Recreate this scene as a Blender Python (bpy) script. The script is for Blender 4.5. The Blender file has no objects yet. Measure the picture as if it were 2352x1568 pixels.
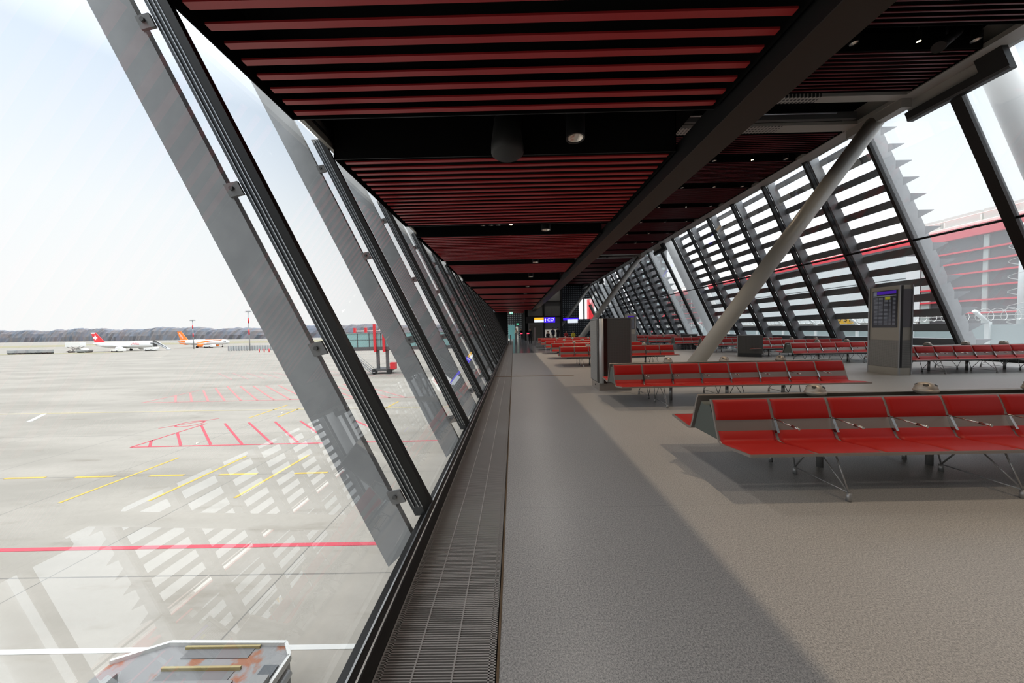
import bpy, math, random
from mathutils import Vector, Matrix
random.seed(7)
SC = bpy.context.scene
COL = SC.collection
PI = math.pi

# ------------------------------------------------------------------ materials
def mat(name, color=(.5, .5, .5), rough=.5, metal=0., spec=.5, emit=None, estr=0.):
    m = bpy.data.materials.new(name); m.use_nodes = True
    b = m.node_tree.nodes['Principled BSDF']
    b.inputs['Base Color'].default_value = (*color, 1)
    b.inputs['Roughness'].default_value = rough
    b.inputs['Metallic'].default_value = metal
    b.inputs['Specular IOR Level'].default_value = spec
    if emit:
        b.inputs['Emission Color'].default_value = (*emit, 1)
        b.inputs['Emission Strength'].default_value = estr
    return m

class NT:
    """tiny helper around a node tree"""
    def __init__(s, m):
        s.t = m.node_tree; s.b = s.t.nodes['Principled BSDF']
    def n(s, typ, **kw):
        x = s.t.nodes.new(typ)
        for k, v in kw.items():
            if k.startswith('i_'):
                x.inputs[k[2:].replace('_', ' ')].default_value = v
            else:
                setattr(x, k, v)
        return x
    def l(s, a, b): s.t.links.new(a, b)
    def math(s, op, a, b=None, c=None):
        x = s.t.nodes.new('ShaderNodeMath'); x.operation = op
        for i, v in enumerate((a, b, c)):
            if v is None: continue
            if isinstance(v, (int, float)): x.inputs[i].default_value = v
            else: s.l(v, x.inputs[i])
        return x.outputs[0]
    def xyz(s):
        tc = s.n('ShaderNodeNewGeometry'); sp = s.n('ShaderNodeSeparateXYZ')
        s.l(tc.outputs['Position'], sp.inputs[0]); s.pos = tc.outputs['Position']
        return sp.outputs
    def mix(s, fac, a, b):
        x = s.t.nodes.new('ShaderNodeMix'); x.data_type = 'RGBA'
        for sock, v in ((x.inputs[0], fac), (x.inputs[6], a), (x.inputs[7], b)):
            if isinstance(v, tuple): sock.default_value = (*v, 1) if len(v) == 3 else v
            elif isinstance(v, (int, float)): sock.default_value = v
            else: s.l(v, sock)
        return x.outputs[2]
    def noise(s, scale, detail=2., rough=.5, vec=None):
        x = s.n('ShaderNodeTexNoise'); x.inputs['Scale'].default_value = scale
        x.inputs['Detail'].default_value = detail; x.inputs['Roughness'].default_value = rough
        s.l(vec if vec is not None else s.pos, x.inputs['Vector'])
        return x.outputs['Fac']
    def ramp(s, v, lo, hi):
        x = s.t.nodes.new('ShaderNodeMapRange'); s.l(v, x.inputs[0])
        x.inputs[1].default_value = lo; x.inputs[2].default_value = hi
        return x.outputs[0]
    def line(s, v, x0, pitch, w):
        """1 on lines v = x0 + k*pitch of width w"""
        a = s.math('SUBTRACT', v, x0 - pitch / 2); a = s.math('DIVIDE', a, pitch)
        a = s.math('FRACT', a); a = s.math('SUBTRACT', a, .5); a = s.math('ABSOLUTE', a)
        return s.math('LESS_THAN', a, w / pitch / 2)

M = {}
M['black'] = mat('matte black metal', (.007, .007, .0075), .5)
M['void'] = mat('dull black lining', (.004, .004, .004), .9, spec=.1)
M['frame'] = mat('black anodised aluminium', (.010, .009, .008), .42, 0., .35)
M['alu'] = mat('brushed aluminium', (.42, .43, .44), .35, .9)
M['alu_lt'] = mat('satin aluminium', (.62, .63, .63), .4, .3)
M['alu_dk'] = mat('dark aluminium', (.06, .065, .07), .35, .6)
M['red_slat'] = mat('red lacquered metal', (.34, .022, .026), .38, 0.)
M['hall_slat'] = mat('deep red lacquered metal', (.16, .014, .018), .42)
M['grey_panel'] = mat('light grey coated sheet', (.42, .41, .38), .5)
M['tube'] = mat('pale grey painted steel', (.50, .49, .45), .4)
M['beam'] = mat('bronze grey beam cladding', (.035, .027, .021), .5, 0., .2)
M['red_cush'] = mat('red leather', (.44, .012, .008), .5, 0., .35)
M['shell'] = mat('grey aluminium shell', (.33, .29, .26), .36, .45)
M['inner'] = mat('grey green painted panel', (.10, .115, .10), .5)
M['leg_steel'] = mat('grey leg steel', (.40, .40, .40), .38, .6)
M['steel'] = mat('polished steel', (.55, .55, .54), .22, 1.)
M['brown'] = mat('dark brown glossy strip', (.03, .012, .010), .2)
M['dome'] = mat('champagne cast metal', (.42, .37, .32), .42, .45)
M['hole'] = mat('black socket face', (.01, .01, .01), .6)
M['white'] = mat('white paint', (.82, .82, .80), .5)
M['plane_white'] = mat('white aircraft paint', (.85, .86, .86), .3)
M['plane_red'] = mat('red livery paint', (.72, .03, .04), .4)
M['orange'] = mat('orange livery paint', (.95, .22, .03), .4)
M['tyre'] = mat('black rubber', (.02, .02, .02), .8)
M['greyeq'] = mat('grey vehicle paint', (.35, .36, .37), .5)
M['hull'] = mat('worn pale grey hull paint', (.17, .17, .165), .6)
M['brk'] = mat('grey bracket plate', (.22, .22, .22), .5)
M['red_post'] = mat('bright red paint', (.70, .03, .04), .4)
M['teal'] = mat('teal tinted glass cladding', (.25, .43, .42), .3)
M['dkgrey'] = mat('dark grey steel', (.10, .10, .10), .6)
M['mark_red'] = mat('red road paint', (.40, .042, .062), .7)
M['mark_yel'] = mat('yellow road paint', (.42, .29, .045), .7)
M['mark_wht'] = mat('white road paint', (.45, .45, .43), .7)
M['rubber'] = mat('dark joint', (.02, .018, .016), .8)
M['concrete_panel'] = mat('grey wall panel', (.14, .14, .135), .55)
M['floor_edge'] = mat('concrete slab edge', (.3, .3, .29), .8)
M['skin'] = mat('skin', (.45, .26, .18), .6)
M['cloth_dk'] = mat('dark cloth', (.012, .012, .016), .9)
M['cloth_navy'] = mat('navy cloth', (.02, .025, .05), .9)
M['cloth_red'] = mat('red cloth', (.35, .03, .03), .9)
M['cloth_yel'] = mat('yellow cloth', (.65, .55, .05), .9)
M['cloth_cream'] = mat('cream cloth', (.55, .50, .40), .9)
M['cloth_teal'] = mat('grey cloth', (.25, .3, .3), .9)
M['hair'] = mat('dark hair', (.015, .010, .008), .7)
M['lamp_warm'] = mat('lit warm lamp', (1, .8, .5), .5, emit=(1, .72, .36), estr=40)
M['lamp_white'] = mat('lit fluorescent tube', (1, 1, 1), .5, emit=(1, .95, .82), estr=3)
M['refl'] = mat('satin reflector', (.75, .68, .60), .25, .8)
M['blue_sign'] = mat('lit violet blue sign', (.05, .02, .6), .5, emit=(.045, .008, .80), estr=1.2)
M['yel_sign'] = mat('lit yellow sign', (.9, .6, .05), .5, emit=(.95, .50, .03), estr=.9)
M['wht_sign'] = mat('lit white sign', (.9, .9, .9), .5, emit=(.8, .88, .95), estr=.9)
M['green_sign'] = mat('lit green exit sign', (.0, .6, .3), .5, emit=(.0, .55, .25), estr=1.)
M['red_led'] = mat('red signal light', (1, .05, .1), .5, emit=(1, .05, .12), estr=1.5)
M['lit_wall'] = mat('lit opening', (.7, .68, .63), .6, emit=(.50, .46, .40), estr=.5)
M['teal_lit'] = mat('lit teal glass', (.1, .3, .3), .3, emit=(.10, .22, .22), estr=.7)
M['screen_off'] = mat('dark screen glass', (.05, .05, .065), .12)
M['purple'] = mat('purple screen band', (.05, .01, .25), .3, emit=(.04, .006, .25), estr=.8)
M['yel_row'] = mat('yellow screen cell', (.2, .18, .0), .3, emit=(.22, .22, .01), estr=.7)
M['scr_txt'] = mat('pale screen rows', (.1, .1, .12), .3, emit=(.13, .14, .17), estr=.6)
M['sign_txt'] = mat('lit white lettering', (1, 1, 1), .5, emit=(.85, .80, 1.), estr=1.)
M['bldg_white'] = mat('white facade sheeting', (.66, .69, .69), .5)
M['bldg_red'] = mat('red fascia paint', (.68, .05, .07), .5)
M['bldg_grey'] = mat('grey facade cladding', (.085, .085, .09), .5)
M['bldg_col'] = mat('pale facade column', (.42, .48, .46), .5)
M['bldg_cream'] = mat('cream roof sheeting', (.75, .73, .66), .6)
M['fence_glass'] = mat('blue grey fence panels', (.36, .44, .45), .4)
M['fence_post'] = mat('galvanised post', (.70, .74, .74), .5)
M['wire'] = mat('galvanised wire', (.62, .62, .60), .5)
M['sign_yel'] = mat('yellow stand sign', (.75, .45, .04), .5)
M['sign_blk'] = mat('black lettering', (.012, .012, .012), .6)
M['blade'] = mat('dark grating louvre', (.19, .20, .215), .5, 0.)
M['rail_yel'] = mat('yellow black rail', (.6, .4, .03), .5)
M['hill_far'] = mat('far ground', (.5, .48, .42), .9)

def two_noise(name, c1, c2, scale, rough, metal=0., bump=0., lo=.35, hi=.65, stretch=None):
    m = mat(name, c1, rough, metal); t = NT(m); t.xyz(); vec = None
    if stretch:
        mp = t.n('ShaderNodeMapping'); mp.inputs['Scale'].default_value = stretch
        t.l(t.pos, mp.inputs['Vector']); vec = mp.outputs[0]
    f = t.noise(scale, 4, .6, vec)
    t.l(t.mix(t.ramp(f, lo, hi), c1, c2), t.b.inputs['Base Color'])
    return m

# facade fin: faintly brushed grey coated metal
M['fin'] = two_noise('grey coated facade fin', (.33, .345, .36), (.40, .415, .43), 3., .45, 0., stretch=(1, 14, 1))
M['forest'] = two_noise('haze tinted winter woodland', (.135, .155, .19), (.175, .16, .16), .05, 1., lo=.4, hi=.62)  # distance haze mixed into the colour, paler and bluer than bare trees
M['grass'] = two_noise('dull winter grass', (.20, .18, .105), (.25, .23, .155), .05, 1.)
M['rust'] = two_noise('rusty worn steel plate', (.17, .17, .168), (.20, .075, .035), 1.6, .7, 0., lo=.52, hi=.60)
M['perf_steel'] = None

def perf(name, base, hole, pitch, rad, axis, rough=.4, metal=.6, x_lim=None):
    """sheet with a square grid of small round perforations; axis = the two world axes of the sheet"""
    m = mat(name, base, rough, metal); t = NT(m); o = t.xyz()
    def cell(v):
        a = t.math('DIVIDE', v, pitch); a = t.math('FRACT', a); a = t.math('SUBTRACT', a, .5)
        return t.math('MULTIPLY', a, a)
    d = t.math('ADD', cell(o[axis[0]]), cell(o[axis[1]]))
    k = t.math('LESS_THAN', d, rad * rad)
    if x_lim is not None:
        k = t.math('MULTIPLY', k, t.math('LESS_THAN', o[x_lim[0]], x_lim[1]))
    t.l(t.mix(k, base, hole), t.b.inputs['Base Color'])
    return m
M['perf_grey'] = perf('perforated grey sheet', (.42, .40, .36), (.03, .03, .03), .13, .33, (0, 1), .5, 0., (0, 10.6))
M['dotted_wall'] = perf('dark end wall with painted dots', (.045, .05, .058), (.36, .40, .42), .42, .30, (0, 2), .6, 0.)  # pale dots painted on to stand for the curved glazing farther off
M['perf_steel'] = perf('perforated stainless sheet', (.36, .35, .33), (.07, .07, .07), .022, .28, (1, 2), .42, .25)
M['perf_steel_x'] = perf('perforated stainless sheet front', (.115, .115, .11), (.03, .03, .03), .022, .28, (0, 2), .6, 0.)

def floor_mat():
    m = mat('speckled grey brown stone floor', (.3, .29, .27), .28); t = NT(m); o = t.xyz()
    a = t.noise(105, 3, .75); b = t.noise(240, 1, .5); c = t.noise(1.1, 3, .5)
    v = t.n('ShaderNodeTexVoronoi'); v.inputs['Scale'].default_value = 120; t.l(t.pos, v.inputs['Vector'])
    f = t.math('ADD', t.math('MULTIPLY', a, .65), t.math('MULTIPLY', b, .35))
    col = t.mix(t.ramp(f, .39, .61), (.25, .243, .235), (.66, .635, .60))
    chip = t.math('LESS_THAN', v.outputs['Distance'], .17)
    col = t.mix(t.math('MULTIPLY', chip, .5), col, (.70, .68, .64))
    col = t.mix(t.math('MULTIPLY', t.ramp(c, .35, .7), .14), col, (.34, .335, .33))
    j = t.math('MAXIMUM', t.line(o[0], -.1, 2.6, .004), t.line(o[1], 2.72, 4.08, .004))
    col = t.mix(t.math('MULTIPLY', j, .35), col, (.1, .1, .1))
    t.l(col, t.b.inputs['Base Color'])
    t.l(t.math('ADD', t.math('MULTIPLY', f, .10), .30), t.b.inputs['Roughness'])
    return m
M['floor'] = floor_mat()

def floor_far_mat():
    m = mat('polished blue grey floor tiles', (.2, .2, .22), .16); t = NT(m); o = t.xyz()
    a = t.noise(60, 2, .6)
    col = t.mix(t.ramp(a, .35, .65), (.16, .165, .18), (.27, .275, .29))
    j = t.math('MAXIMUM', t.line(o[0], .3, 1.2, .012), t.line(o[1], .2, 1.2, .02))
    t.l(t.mix(t.math('MULTIPLY', j, .5), col, (.08, .08, .09)), t.b.inputs['Base Color'])
    return m
M['floor_far'] = floor_far_mat()

def apron_mat():
    m = mat('pale airfield concrete', (.5, .48, .44), .8); t = NT(m); o = t.xyz()
    mp = t.n('ShaderNodeMapping'); mp.inputs['Scale'].default_value = (.35, 1.6, 1); t.l(t.pos, mp.inputs['Vector'])
    a = t.noise(.16, 4, .6, mp.outputs[0]); b = t.noise(7, 4, .6); c = t.noise(.55, 5, .65, mp.outputs[0])
    col = t.mix(t.ramp(a, .38, .62), (.200, .184, .156), (.265, .244, .210))
    col = t.mix(t.math('MULTIPLY', t.ramp(b, .35, .7), .22), col, (.175, .16, .136))
    st = t.math('MULTIPLY', t.ramp(c, .58, .72), .55)
    col = t.mix(st, col, (.135, .116, .086))
    j = t.math('MAXIMUM', t.line(o[0], -7.95, 8., .05), t.line(o[1], 10.22, 7.6, .05))
    fade = t.math('GREATER_THAN', o[0], -60)
    col = t.mix(t.math('MULTIPLY', t.math('MULTIPLY', j, fade), .75), col, (.10, .095, .085))
    t.l(col, t.b.inputs['Base Color'])
    return m
M['apron'] = apron_mat()

def glass_mat(name, tint, f0, frit=0.):
    m = bpy.data.materials.new(name); m.use_nodes = True; nt = m.node_tree
    nt.nodes.remove(nt.nodes['Principled BSDF']); out = nt.nodes['Material Output']
    tr = nt.nodes.new('ShaderNodeBsdfTransparent'); tr.inputs[0].default_value = (*tint, 1)
    gl = nt.nodes.new('ShaderNodeBsdfGlossy'); gl.inputs['Roughness'].default_value = 0.; gl.inputs[0].default_value = (1, 1, 1, 1)
    fr = nt.nodes.new('ShaderNodeFresnel'); fr.inputs[0].default_value = 1.5
    geo = nt.nodes.new('ShaderNodeNewGeometry')
    inv = nt.nodes.new('ShaderNodeMath'); inv.operation = 'MULTIPLY_ADD'      # same index from both sides (thin pane)
    inv.inputs[1].default_value = -(1.5 - 1 / 1.5); inv.inputs[2].default_value = 1.5
    nt.links.new(geo.outputs['Backfacing'], inv.inputs[0])
    # Cycles inverts the ior on back faces itself, so feed the inverse there
    nt.links.new(inv.outputs[0], fr.inputs[0])
    ad = nt.nodes.new('ShaderNodeMath'); ad.operation = 'MULTIPLY_ADD'; ad.use_clamp = True
    ad.inputs[1].default_value = .95; ad.inputs[2].default_value = f0
    nt.links.new(fr.outputs[0], ad.inputs[0])
    mx = nt.nodes.new('ShaderNodeMixShader'); nt.links.new(ad.outputs[0], mx.inputs[0])
    last = tr.outputs[0]
    if frit:
        df = nt.nodes.new('ShaderNodeBsdfTranslucent'); df.inputs[0].default_value = (.55, .57, .58, 1)
        m2 = nt.nodes.new('ShaderNodeMixShader'); m2.inputs[0].default_value = frit
        nt.links.new(tr.outputs[0], m2.inputs[1]); nt.links.new(df.outputs[0], m2.inputs[2]); last = m2.outputs[0]
    nt.links.new(last, mx.inputs[1]); nt.links.new(gl.outputs[0], mx.inputs[2])
    nt.links.new(mx.outputs[0], out.inputs[0])
    return m
M['glass'] = glass_mat('clear facade glass', (.95, .96, .96), .03)
M['glass_l'] = glass_mat('reflective facade glass', (.95, .96, .96), .125)
M['glass_frit'] = glass_mat('dotted facade glass', (.9, .92, .92), .03, .28)

# ------------------------------------------------------------------ mesh builder
class MB:
    def __init__(s): s.v = []; s.f = []; s.sm = []; s.mi = []; s.cur = 0
    def add(s, vs, fs, smooth=False):
        o = len(s.v); s.v += [tuple(p) for p in vs]
        for f in fs: s.f.append(tuple(i + o for i in f)); s.sm.append(smooth); s.mi.append(s.cur)
        return s
    def box(s, x0, x1, y0, y1, z0, z1):
        return s.add([(x, y, z) for z in (z0, z1) for y in (y0, y1) for x in (x0, x1)],
                     [(0, 2, 3, 1), (4, 5, 7, 6), (0, 1, 5, 4), (2, 6, 7, 3), (0, 4, 6, 2), (1, 3, 7, 5)])
    def prism(s, pts, a, b, axis='y', smooth=False):
        """extrude a 2-D outline; axis y: pts are (x,z); x: pts are (y,z); z: pts are (x,y)"""
        n = len(pts)
        def P(p, t):
            return (p[0], t, p[1]) if axis == 'y' else (t, p[0], p[1]) if axis == 'x' else (p[0], p[1], t)
        vs = [P(p, a) for p in pts] + [P(p, b) for p in pts]
        ar = sum(pts[i][0] * pts[(i + 1) % n][1] - pts[(i + 1) % n][0] * pts[i][1] for i in range(n))
        side = [(i, (i + 1) % n, (i + 1) % n + n, i + n) for i in range(n)]
        caps = [tuple(range(n))[::-1], tuple(range(n, 2 * n))]
        flip = (ar < 0) != (axis == 'y')
        if flip:
            side = [f[::-1] for f in side]; caps = [f[::-1] for f in caps]
        s.add(vs, side, smooth)
        o = len(s.v) - 2 * n
        for c in caps: s.f.append(tuple(i + o for i in c)); s.sm.append(False); s.mi.append(s.cur)
        return s
    def tube(s, p, q, r, n=10, r2=None, cap=True, smooth=True):
        p = Vector(p); q = Vector(q); d = (q - p).normalized()
        a = Vector((0, 0, 1)) if abs(d.z) < .9 else Vector((1, 0, 0))
        u = d.cross(a).normalized(); w = d.cross(u); r2 = r if r2 is None else r2
        vs = [p + (u * math.cos(2 * PI * i / n) + w * math.sin(2 * PI * i / n)) * r for i in range(n)] + \
             [q + (u * math.cos(2 * PI * i / n) + w * math.sin(2 * PI * i / n)) * r2 for i in range(n)]
        s.add(vs, [(i, (i + 1) % n, (i + 1) % n + n, i + n) for i in range(n)], smooth)
        if cap:
            o = len(s.v) - 2 * n
            s.f += [tuple(o + i for i in range(n))[::-1], tuple(o + n + i for i in range(n))]; s.sm += [False] * 2; s.mi += [s.cur] * 2
        return s
    def path(s, pts, r, n=8):
        for a, b in zip(pts, pts[1:]): s.tube(a, b, r, n)
        return s
    def lathe(s, prof, c=(0, 0, 0), n=20, axis='z'):
        """prof = [(radius, height)]"""
        vs = []
        for r, h in prof:
            for i in range(n):
                a = 2 * PI * i / n; x, y = r * math.cos(a), r * math.sin(a)
                vs.append((c[0] + x, c[1] + y, c[2] + h) if axis == 'z' else (c[0] + h, c[1] + x, c[2] + y))
        fs = [(k * n + i, k * n + (i + 1) % n, (k + 1) * n + (i + 1) % n, (k + 1) * n + i) for k in range(len(prof) - 1) for i in range(n)]
        return s.add(vs, fs, True)
    def quad(s, a, b, c, d): return s.add([a, b, c, d], [(0, 1, 2, 3)])
    def build(s, name, mats, parent=None, loc=None):
        me = bpy.data.meshes.new(name); me.from_pydata(s.v, [], s.f)
        for m_ in (mats if isinstance(mats, (list, tuple)) else [mats]): me.materials.append(m_)
        me.polygons.foreach_set('use_smooth', s.sm); me.polygons.foreach_set('material_index', s.mi)
        me.update()
        o = bpy.data.objects.new(name, me); COL.objects.link(o)
        if parent: o.parent = parent
        if loc: o.location = loc
        return o
def B(): return MB()

def tag(o, label, cat, group=None):
    o['label'] = label; o['category'] = cat
    if group: o['group'] = group
    return o
def empty(name, label, cat, loc=(0, 0, 0), rz=0., group=None):
    o = bpy.data.objects.new(name, None); COL.objects.link(o); o.empty_display_size = .2
    o.location = loc; o.rotation_euler = (0, 0, rz)
    return tag(o, label, cat, group)
def struct(o): o['kind'] = 'structure'; return o
def clone(root, loc=None, rz=None, label=None):
    r = root.copy(); COL.objects.link(r)
    if loc is not None: r.location = loc
    if rz is not None: r.rotation_euler = (0, 0, rz)
    if label: r['label'] = label
    for ch in list(root.children):
        c = ch.copy(); COL.objects.link(c); c.parent = r
        for g in list(ch.children):
            d = g.copy(); COL.objects.link(d); d.parent = c
    return r
ORD = ['first', 'second', 'third', 'fourth', 'fifth', 'sixth', 'seventh', 'eighth', 'ninth', 'tenth', 'eleventh', 'twelfth',
       'thirteenth', 'fourteenth', 'fifteenth', 'sixteenth', 'seventeenth', 'eighteenth', 'nineteenth', 'twentieth',
       'twenty-first', 'twenty-second', 'twenty-third', 'twenty-fourth', 'twenty-fifth', 'twenty-sixth', 'twenty-seventh', 'twenty-eighth', 'twenty-ninth', 'thirtieth']
def text(body, size, mt, parent, loc, rot, name='lettering', ext=.004, align='CENTER'):
    c = bpy.data.curves.new(name, 'FONT'); c.body = body; c.size = size; c.extrude = ext; c.align_x = align; c.align_y = 'CENTER'
    c.materials.append(mt)
    t = bpy.data.objects.new('tmp', c); COL.objects.link(t); dg = bpy.context.evaluated_depsgraph_get()
    me = bpy.data.meshes.new_from_object(t.evaluated_get(dg)); bpy.data.objects.remove(t)
    me.materials.clear(); me.materials.append(mt)
    o = bpy.data.objects.new(name, me); COL.objects.link(o); o.parent = parent; o.location = loc; o.rotation_euler = rot
    return o

# ------------------------------------------------------------------ camera
F, RHO, H = 719., .0205, 1.58
c_, s_ = math.cos(RHO), math.sin(RHO)
def unroll(px, py):
    x, y = px - 1176., py - 784.
    return x * c_ - y * s_, x * s_ + y * c_
vx, vy = unroll(1180., 757.)
Yc = Vector((vx, vy, F)).normalized()
Zc = Vector((1, 0, 0)).cross(Yc).normalized()
if Zc.y > 0: Zc = -Zc
Xc = Yc.cross(Zc)
if Xc.x < 0: Xc = -Xc
def w_of(u): return Vector((u.dot(Xc), u.dot(Yc), u.dot(Zc)))
right = w_of(Vector((c_, s_, 0))); down = w_of(Vector((-s_, c_, 0))); fwd = w_of(Vector((0, 0, 1)))
cd = bpy.data.cameras.new('camera'); cam = bpy.data.objects.new('camera', cd); COL.objects.link(cam)
cd.sensor_width = 36; cd.lens = F / 2352 * 36; cd.clip_start = .05; cd.clip_end = 5000
R = Matrix((right, -down, -fwd)).transposed()
cam.matrix_world = Matrix.Translation((0, 0, H)) @ R.to_4x4()
SC.camera = cam

# ------------------------------------------------------------------ shell
SL = .48                    # lean of the left glazing, x per z
SR = .475                   # lean of the right glazing
XL = -.671                  # inner mullion line at z=0, left
XR = 18.35                  # inner mullion line at z=0, right
ZL, ZH = 4.28, 9.28         # low ceiling, hall ceiling
def lx(z, off=0.): return XL - off - SL * z
def rx(z, off=0.): return XR + off - SR * z
YE = 62.
# floor
b = B(); b.box(-.105, 18.3, -10.5, 21.0, -.3, 0)
b.box(-.69, -.105, -10.5, YE, -.3, -.09); b.box(-.69, -.105, 43, YE, -.09, 0)
struct(b.build('floor', [M['floor']]))
struct(B().box(-.105, 18.3, 21.0, YE, -.3, -.0).build('floor', M['floor_far']))
# brass expansion joint across the walkway
struct(B().box(-.68, 2.0, 10.52, 10.60, -.001, .004).build('trim_1', mat('brass joint', (.45, .30, .18), .3, .8)))
# stainless edge of the grille channel
struct(B().box(-.112, -.100, -3, 43, -.05, .002).build('trim_2', mat('bronze angle strip', (.22, .16, .10), .4, .6)))
# left sill
b = B(); b.prism([(-.678, -.06), (-.678, .112), (-.722, .125), (-.768, .04), (-.82, .03), (-.82, -.35), (-.678, -.35)], -10, 43, 'y')
sill = struct(b.build('trim_3', M['frame']))
b = B(); b.prism([(-.684, .113), (-.684, .121), (-.692, .124), (-.692, .113)], -10, 43, 'y')
b.prism([(-.722, .122), (-.722, .130), (-.736, .122), (-.736, .10)], -10, 43, 'y')
b.build('bead', M['alu'], sill)

# left glazing: bays of 2.29 m
P_L = 2.29; YL0 = 2.62
ks = list(range(-5, 18))
for i, k in enumerate(ks):
    y0 = YL0 + P_L * k; y1 = y0 + P_L
    w = bpy.data.objects.new('window_%d' % (i + 1), None); COL.objects.link(w); struct(w)
    g = B(); z1 = 4.55
    g.quad((lx(.03, .09), y0, .03), (lx(.03, .09), y1, .03), (lx(z1, .09), y1, z1), (lx(z1, .09), y0, z1)); g.build('pane', M['glass_l'], w)
    m = B()
    m.prism([(lx(.03, 0), .03), (lx(.03, .085), .03), (lx(z1, .085), z1), (lx(z1, 0), z1)], y0 - .032, y0 + .032)
    m.build('mullion', M['frame'], w)
    m = B()
    m.prism([(lx(.02, .085), .02), (lx(.02, .19), .02), (lx(z1, .19), z1), (lx(z1, .085), z1)], y0 - .022, y0 + .022)
    m.build('glazing_bar', M['alu_dk'], w)
    m = B()
    for o in (.078, .11, .15):
        m.prism([(lx(.1, o), .1), (lx(.1, o + .007), .1), (lx(z1, o + .007), z1), (lx(z1, o), z1)], y0 - .036, y0 + .036)
    m.build('gasket_bead', M['alu'], w)
# fins outside the left glazing
def fin_l(y, label):
    e = empty('facade_fin', label, 'facade fin', (0, y, 0), 0, 'grey fins outside the left glazing')
    zb, zt = -.30, 5.6
    p = B(); p.prism([(lx(zb + .1, .30), zb + .1), (lx(zb - .12, .64), zb - .12), (lx(zt, .64), zt), (lx(zt, .30), zt)], -.03, .03)
    p.build('plate', M['fin'], e)
    p = B(); p.prism([(lx(-.42, .36), -.42), (lx(-.56, .64), -.56), (lx(-1.1, .64), -1.1), (lx(-.95, .36), -.95)], -.03, .03); p.build('lower_plate', M['fin'], e)
    for z in (4.1, 2.77, 1.46, .2):
        q = B(); q.prism([(lx(z - .045, .19), z - .045), (lx(z - .07, .315), z - .07), (lx(z + .035, .315), z + .035), (lx(z + .06, .19), z + .06)], -.05, -.03)
        q.build('bracket', M['brk'], e)
        q2 = B(); q2.tube((lx(z, .26), -.05, z), (lx(z, .26), -.065, z), .018, 10); q2.build('bolt', M['dkgrey'], e.children[-1])
    return e
for n, k in enumerate(range(0, 18)):
    fin_l(YL0 + P_L * k, 'grey metal fin outside the left glazing, %s fin from the camera' % ORD[n])
# ---- low ceiling over the walkway
PANELS = [(-3.2, -.2), (.87, 4.03), (4.95, 8.12), (9.05, 12.2), (13.0, 15.1), (17.3, 19.5), (20.3, 23.4), (24.3, 27.4), (28.3, 31.4), (32.4, 35.4), (36.5, 39.5), (40.5, 43.5), (44.5, 47.5), (48.5, 51.5)]
for n, (y0, y1) in enumerate(PANELS):
    e = empty('ceiling_panel', 'red slatted ceiling panel over the walkway, %s panel from the camera end' % ORD[n], 'ceiling panel', (0, y0, ZL), 0, 'red slatted panels over the walkway')
    L = y1 - y0
    f = B(); t = .012
    f.box(-2.735, -2.72, 0, L, 0, .62); f.box(2.545, 2.56, 0, L, 0, .62)
    f.box(-2.735, 2.56, 0, t, 0, .62); f.box(-2.735, 2.56, L - t, L, 0, .62)
    f.box(-2.735, 2.56, 0, L, .60, .62)
    f.build('frame', M['void'], e)
    s = B(); y = .10
    while y < L - .12:
        s.box(-2.625, 2.495, y, y + .064, .0, .02); y += .183
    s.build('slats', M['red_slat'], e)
    for yy in (0, L):
        q = B(); q.box(-2.735, 2.56, yy - .004, yy + .004, -.006, .0); q.build('edge_strip', M['alu_dk'], e)
struct(B().box(-3.2, 2.9, -10, YE, 4.94, 5.0).build('ceiling', M['void']))  # deck edge extended over the beam to block light from the hall lamps
# wall head above the left glazing
b = B(); b.prism([(lx(4.42, -.06), 4.42), (lx(4.42, .0), 4.42), (lx(5.0, .0), 5.0), (lx(5.0, -.06), 5.0)], -10, 50)
struct(b.build('wall_left', M['grey_panel']))
b = B(); b.prism([(lx(4.62, -.10), 4.62), (lx(4.62, -.06), 4.62), (lx(4.65, -.06), 4.65), (lx(4.65, -.10), 4.65)], -10, 50)
struct(b.build('trim_4', M['black']))
# beam along the edge of the low ceiling
b = B(); b.box(2.62, 3.05, -10, 48, 4.09, 4.42)
bm = struct(b.build('trim_5', M['beam']))
b = B(); b.box(2.605, 2.62, -10, 48, 4.085, 4.42); b.build('side_sheet', M['black'], bm)
# dark wall above the low ceiling
struct(B().box(2.30, 2.45, -10, YE, 5.0, 9.5).build('wall_upper', M['void']))
# ---- hall ceiling
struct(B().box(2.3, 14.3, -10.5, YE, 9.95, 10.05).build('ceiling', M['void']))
HP = [(-4.2, -1.9), (-1.3, 1.0), (1.6, 4.6), (5.4, 8.55), (9.25, 10.85), (13.05, 14.58), (15.15, 17.35), (17.9, 20.15), (20.7, 22.95), (23.5, 25.75), (26.3, 28.5), (29.1, 31.3), (31.7, 33.2),
      (35.3, 37.5), (38.1, 40.3), (40.9, 43.1), (43.7, 45.9), (46.5, 48.7), (49.3, 51.5), (52.1, 54.3)]
for n, (y0, y1) in enumerate(HP):
    e = empty('ceiling_panel', 'dark red slatted panel of the high hall ceiling, %s from the camera end' % ORD[n], 'ceiling panel', (0, y0, ZH), 0, 'dark red panels of the high hall ceiling')
    L = y1 - y0; f = B()
    f.box(2.6, 2.62, 0, L, 0, .5); f.box(13.43, 13.45, 0, L, 0, .5); f.box(2.6, 13.45, 0, .02, 0, .5); f.box(2.6, 13.45, L - .02, L, 0, .5)
    f.box(2.6, 13.45, 0, L, .48, .5); f.build('frame', M['void'], e)
    s = B(); y = .08
    while y < L - .1: s.box(2.65, 13.36, y, y + .034, 0, .02); y += .14
    s.build('slats', M['hall_slat'], e)
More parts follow.
